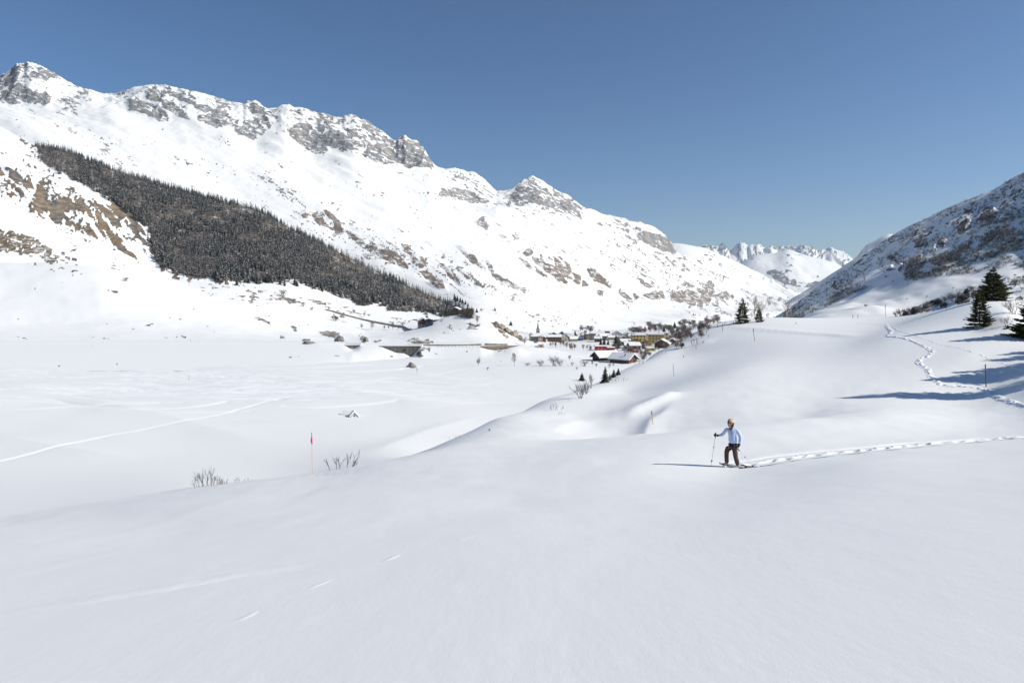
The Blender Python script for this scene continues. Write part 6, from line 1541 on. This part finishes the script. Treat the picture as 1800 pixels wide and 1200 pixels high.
def glove(c, ax, up, parent, nm='glove'):
    """palm, four curled fingers and a thumb round a grip"""
    c = Vector(c); ax = Vector(ax).normalized(); up = Vector(up).normalized(); sd = ax.cross(up).normalized()
    g = ico(nm, c, (.040, .034, .046), m_black, parent, (0, 0, 0), 2)
    for k in range(4):
        b_ = c + up * (.030 - .020 * k) + sd * -.02 + ax * .015; l = (.9, 1.0, .95, .8)[k]
        ch = [b_, b_ + ax * .030 * l - sd * .006, b_ + ax * .042 * l + sd * .018, b_ + ax * .030 * l + sd * .038, b_ + ax * .010 + sd * .044]
        link('finger', skin_mesh('finger', [tuple(x) for x in ch], [(i, i + 1) for i in range(4)], [.0125, .012, .0115, .011, .0095], 1), m_black, g)
    t0 = c + up * .012 - ax * .01 + sd * .01
    link('thumb', skin_mesh('thumb', [tuple(x) for x in (t0, t0 + up * .022 + sd * .022, t0 + up * .034 + sd * .040 + ax * .014, t0 + up * .030 + sd * .044 + ax * .034)], [(0, 1), (1, 2), (2, 3)], [.015, .014, .012, .010], 1), m_black, g)
    return g
glove(P3(408, 442, .11), (-1, 0, 0), (0, 0, 1), per); glove(P3(762, 598, -.17), (-.5, 0, -.8), (-.4, 0, .6), per)
ico('cuff', P3(448, 450, .12), (.046, .042, .044), m_black, per, (0, 0, 0), 2); ico('cuff', P3(774, 574, -.17), (.046, .044, .046), m_black, per, (0, 0, 0), 2)
for nm, a_, t_ in (('boot', P3(764, 962, -.10), -.04), ('boot', P3(602, 950, .10), -.05)):
    b_ = ico(nm, (a_[0] + t_, a_[1], a_[2] - .0), (.115, .050, .050), m_boot, per, (0, -.1 if a_[0] > 0 else .12, 0)); ico('boot_shaft', (a_[0] + .02, a_[1], a_[2] + .035), (.062, .058, .06), m_boot, b_, (0, 0, 0), 2)
def snowshoe(c, ry):
    bm = bmesh.new(); n = 24; V = []
    for z in (-.012, .012):
        for k in range(n):
            t = 6.2832 * k / n; x = -.25 * math.cos(t); y = .095 * math.sin(t) * (1.0 if x < 0 else .8); V.append((x, y, z + (.10 * max(0, (-x - .12) / .18)**2)))
    Fc = [tuple(range(n))[::-1], tuple(range(n, 2 * n))] + [(i, (i + 1) % n, n + (i + 1) % n, n + i) for i in range(n)]
    M_ = Matrix.Translation(Vector(c)) @ Matrix.Rotation(ry, 4, 'Y'); V = [tuple(M_ @ Vector(v)) for v in V]
    o = MB().add(V, Fc).build('snowshoe', m_shoe, per)
    rim = [V[n + k] for k in range(n)]; r_ = MB()
    for k in range(n): r_.tube(rim[k], rim[(k + 1) % n], .012, .012, 5)
    r_.build('rim', m_boot, o); bm.free()
snowshoe((P3(592, 0)[0], .10, .045), .06); snowshoe((P3(750, 0)[0], -.10, .035), -.03)
def trek(a_, b_, label):
    a_ = Vector(a_) * SC_; b_ = Vector(b_) * SC_; d = (b_ - a_); o = empty('trekking_pole', pf + b_, 0, label, 'pole'); a2 = a_ - b_; d = -d
    def at(t): return tuple(Vector((0, 0, 0)) + a2 * t)
    MB().tube(at(-.02), at(.9), .0075, .0095).build('shaft', simple('aluminium', (.62, .60, .58), .35, 0, 1, .6), o)
    MB().tube(at(.88), at(1.06), .017, .019, 8).build('grip', m_black, o)
    MB().tube(at(.11), at(.13), .008, .05, 10).build('basket', m_black, o); MB().tube(at(.105), at(.17), .014, .014, 8).build('lock_sleeve', m_black, o); MB().tube(at(.56), at(.60), .016, .016, 8).build('lock_lever', m_black, o)
trek(P3(404, 425, .07), P3(322, 958, .05), 'trekking pole held out in front in the walker\'s far hand')
trek(P3(738, 640, -.21), P3(1022, 975, -.30), 'trekking pole trailing behind in the walker\'s near hand')
# clods of snow kicked up round the snowshoes
b = MB(); rc = random.Random(3)
for k in range(46):
    x = rc.uniform(-.55, .35); y = rc.uniform(-.35, .3); s = rc.uniform(.012, .04); c = Vector((x, y, s * .3)); V = [tuple(c + Vector(q) * s * rc.uniform(.7, 1.2)) for q in ((1, 0, 0), (0, 1, 0), (-1, 0, 0), (0, -1, 0), (0, 0, 1), (0, 0, -1))]
    b.add(V, [(0, 1, 4), (1, 2, 4), (2, 3, 4), (3, 0, 4), (1, 0, 5), (2, 1, 5), (3, 2, 5), (0, 3, 5)])
o = b.build('snow_clods', m_snow); o.location = pf; tag(o, 'small clods of snow thrown up round the walker\'s snowshoes', 'snow clods', kind='stuff')

# ------------------------------------------------------------------ the air of the valley: one even, pale haze
def haze():
    me = bpy.data.meshes.new('haze'); x0, x1, y0, y1, z0, z1 = -17000, 17000, -60, 19500, -2600, 1700
    V, Fc = box_vf(x0, x1, y0, y1, z0, z1); me.from_pydata(V, [], Fc); me.update()
    m = bpy.data.materials.new('thin_haze'); m.use_nodes = True; nt = m.node_tree; nt.nodes.clear()
    o_ = nt.nodes.new('ShaderNodeOutputMaterial'); v = nt.nodes.new('ShaderNodeVolumePrincipled')
    v.inputs['Color'].default_value = (.74, .87, 1.0, 1); v.inputs['Density'].default_value = HAZE; v.inputs['Anisotropy'].default_value = .2
    nt.links.new(v.outputs[0], o_.inputs['Volume'])
    o = link('haze', me, m); tag(o, 'thin pale haze filling the valley air', 'haze', kind='stuff')
HAZE = 2.8e-5
haze()
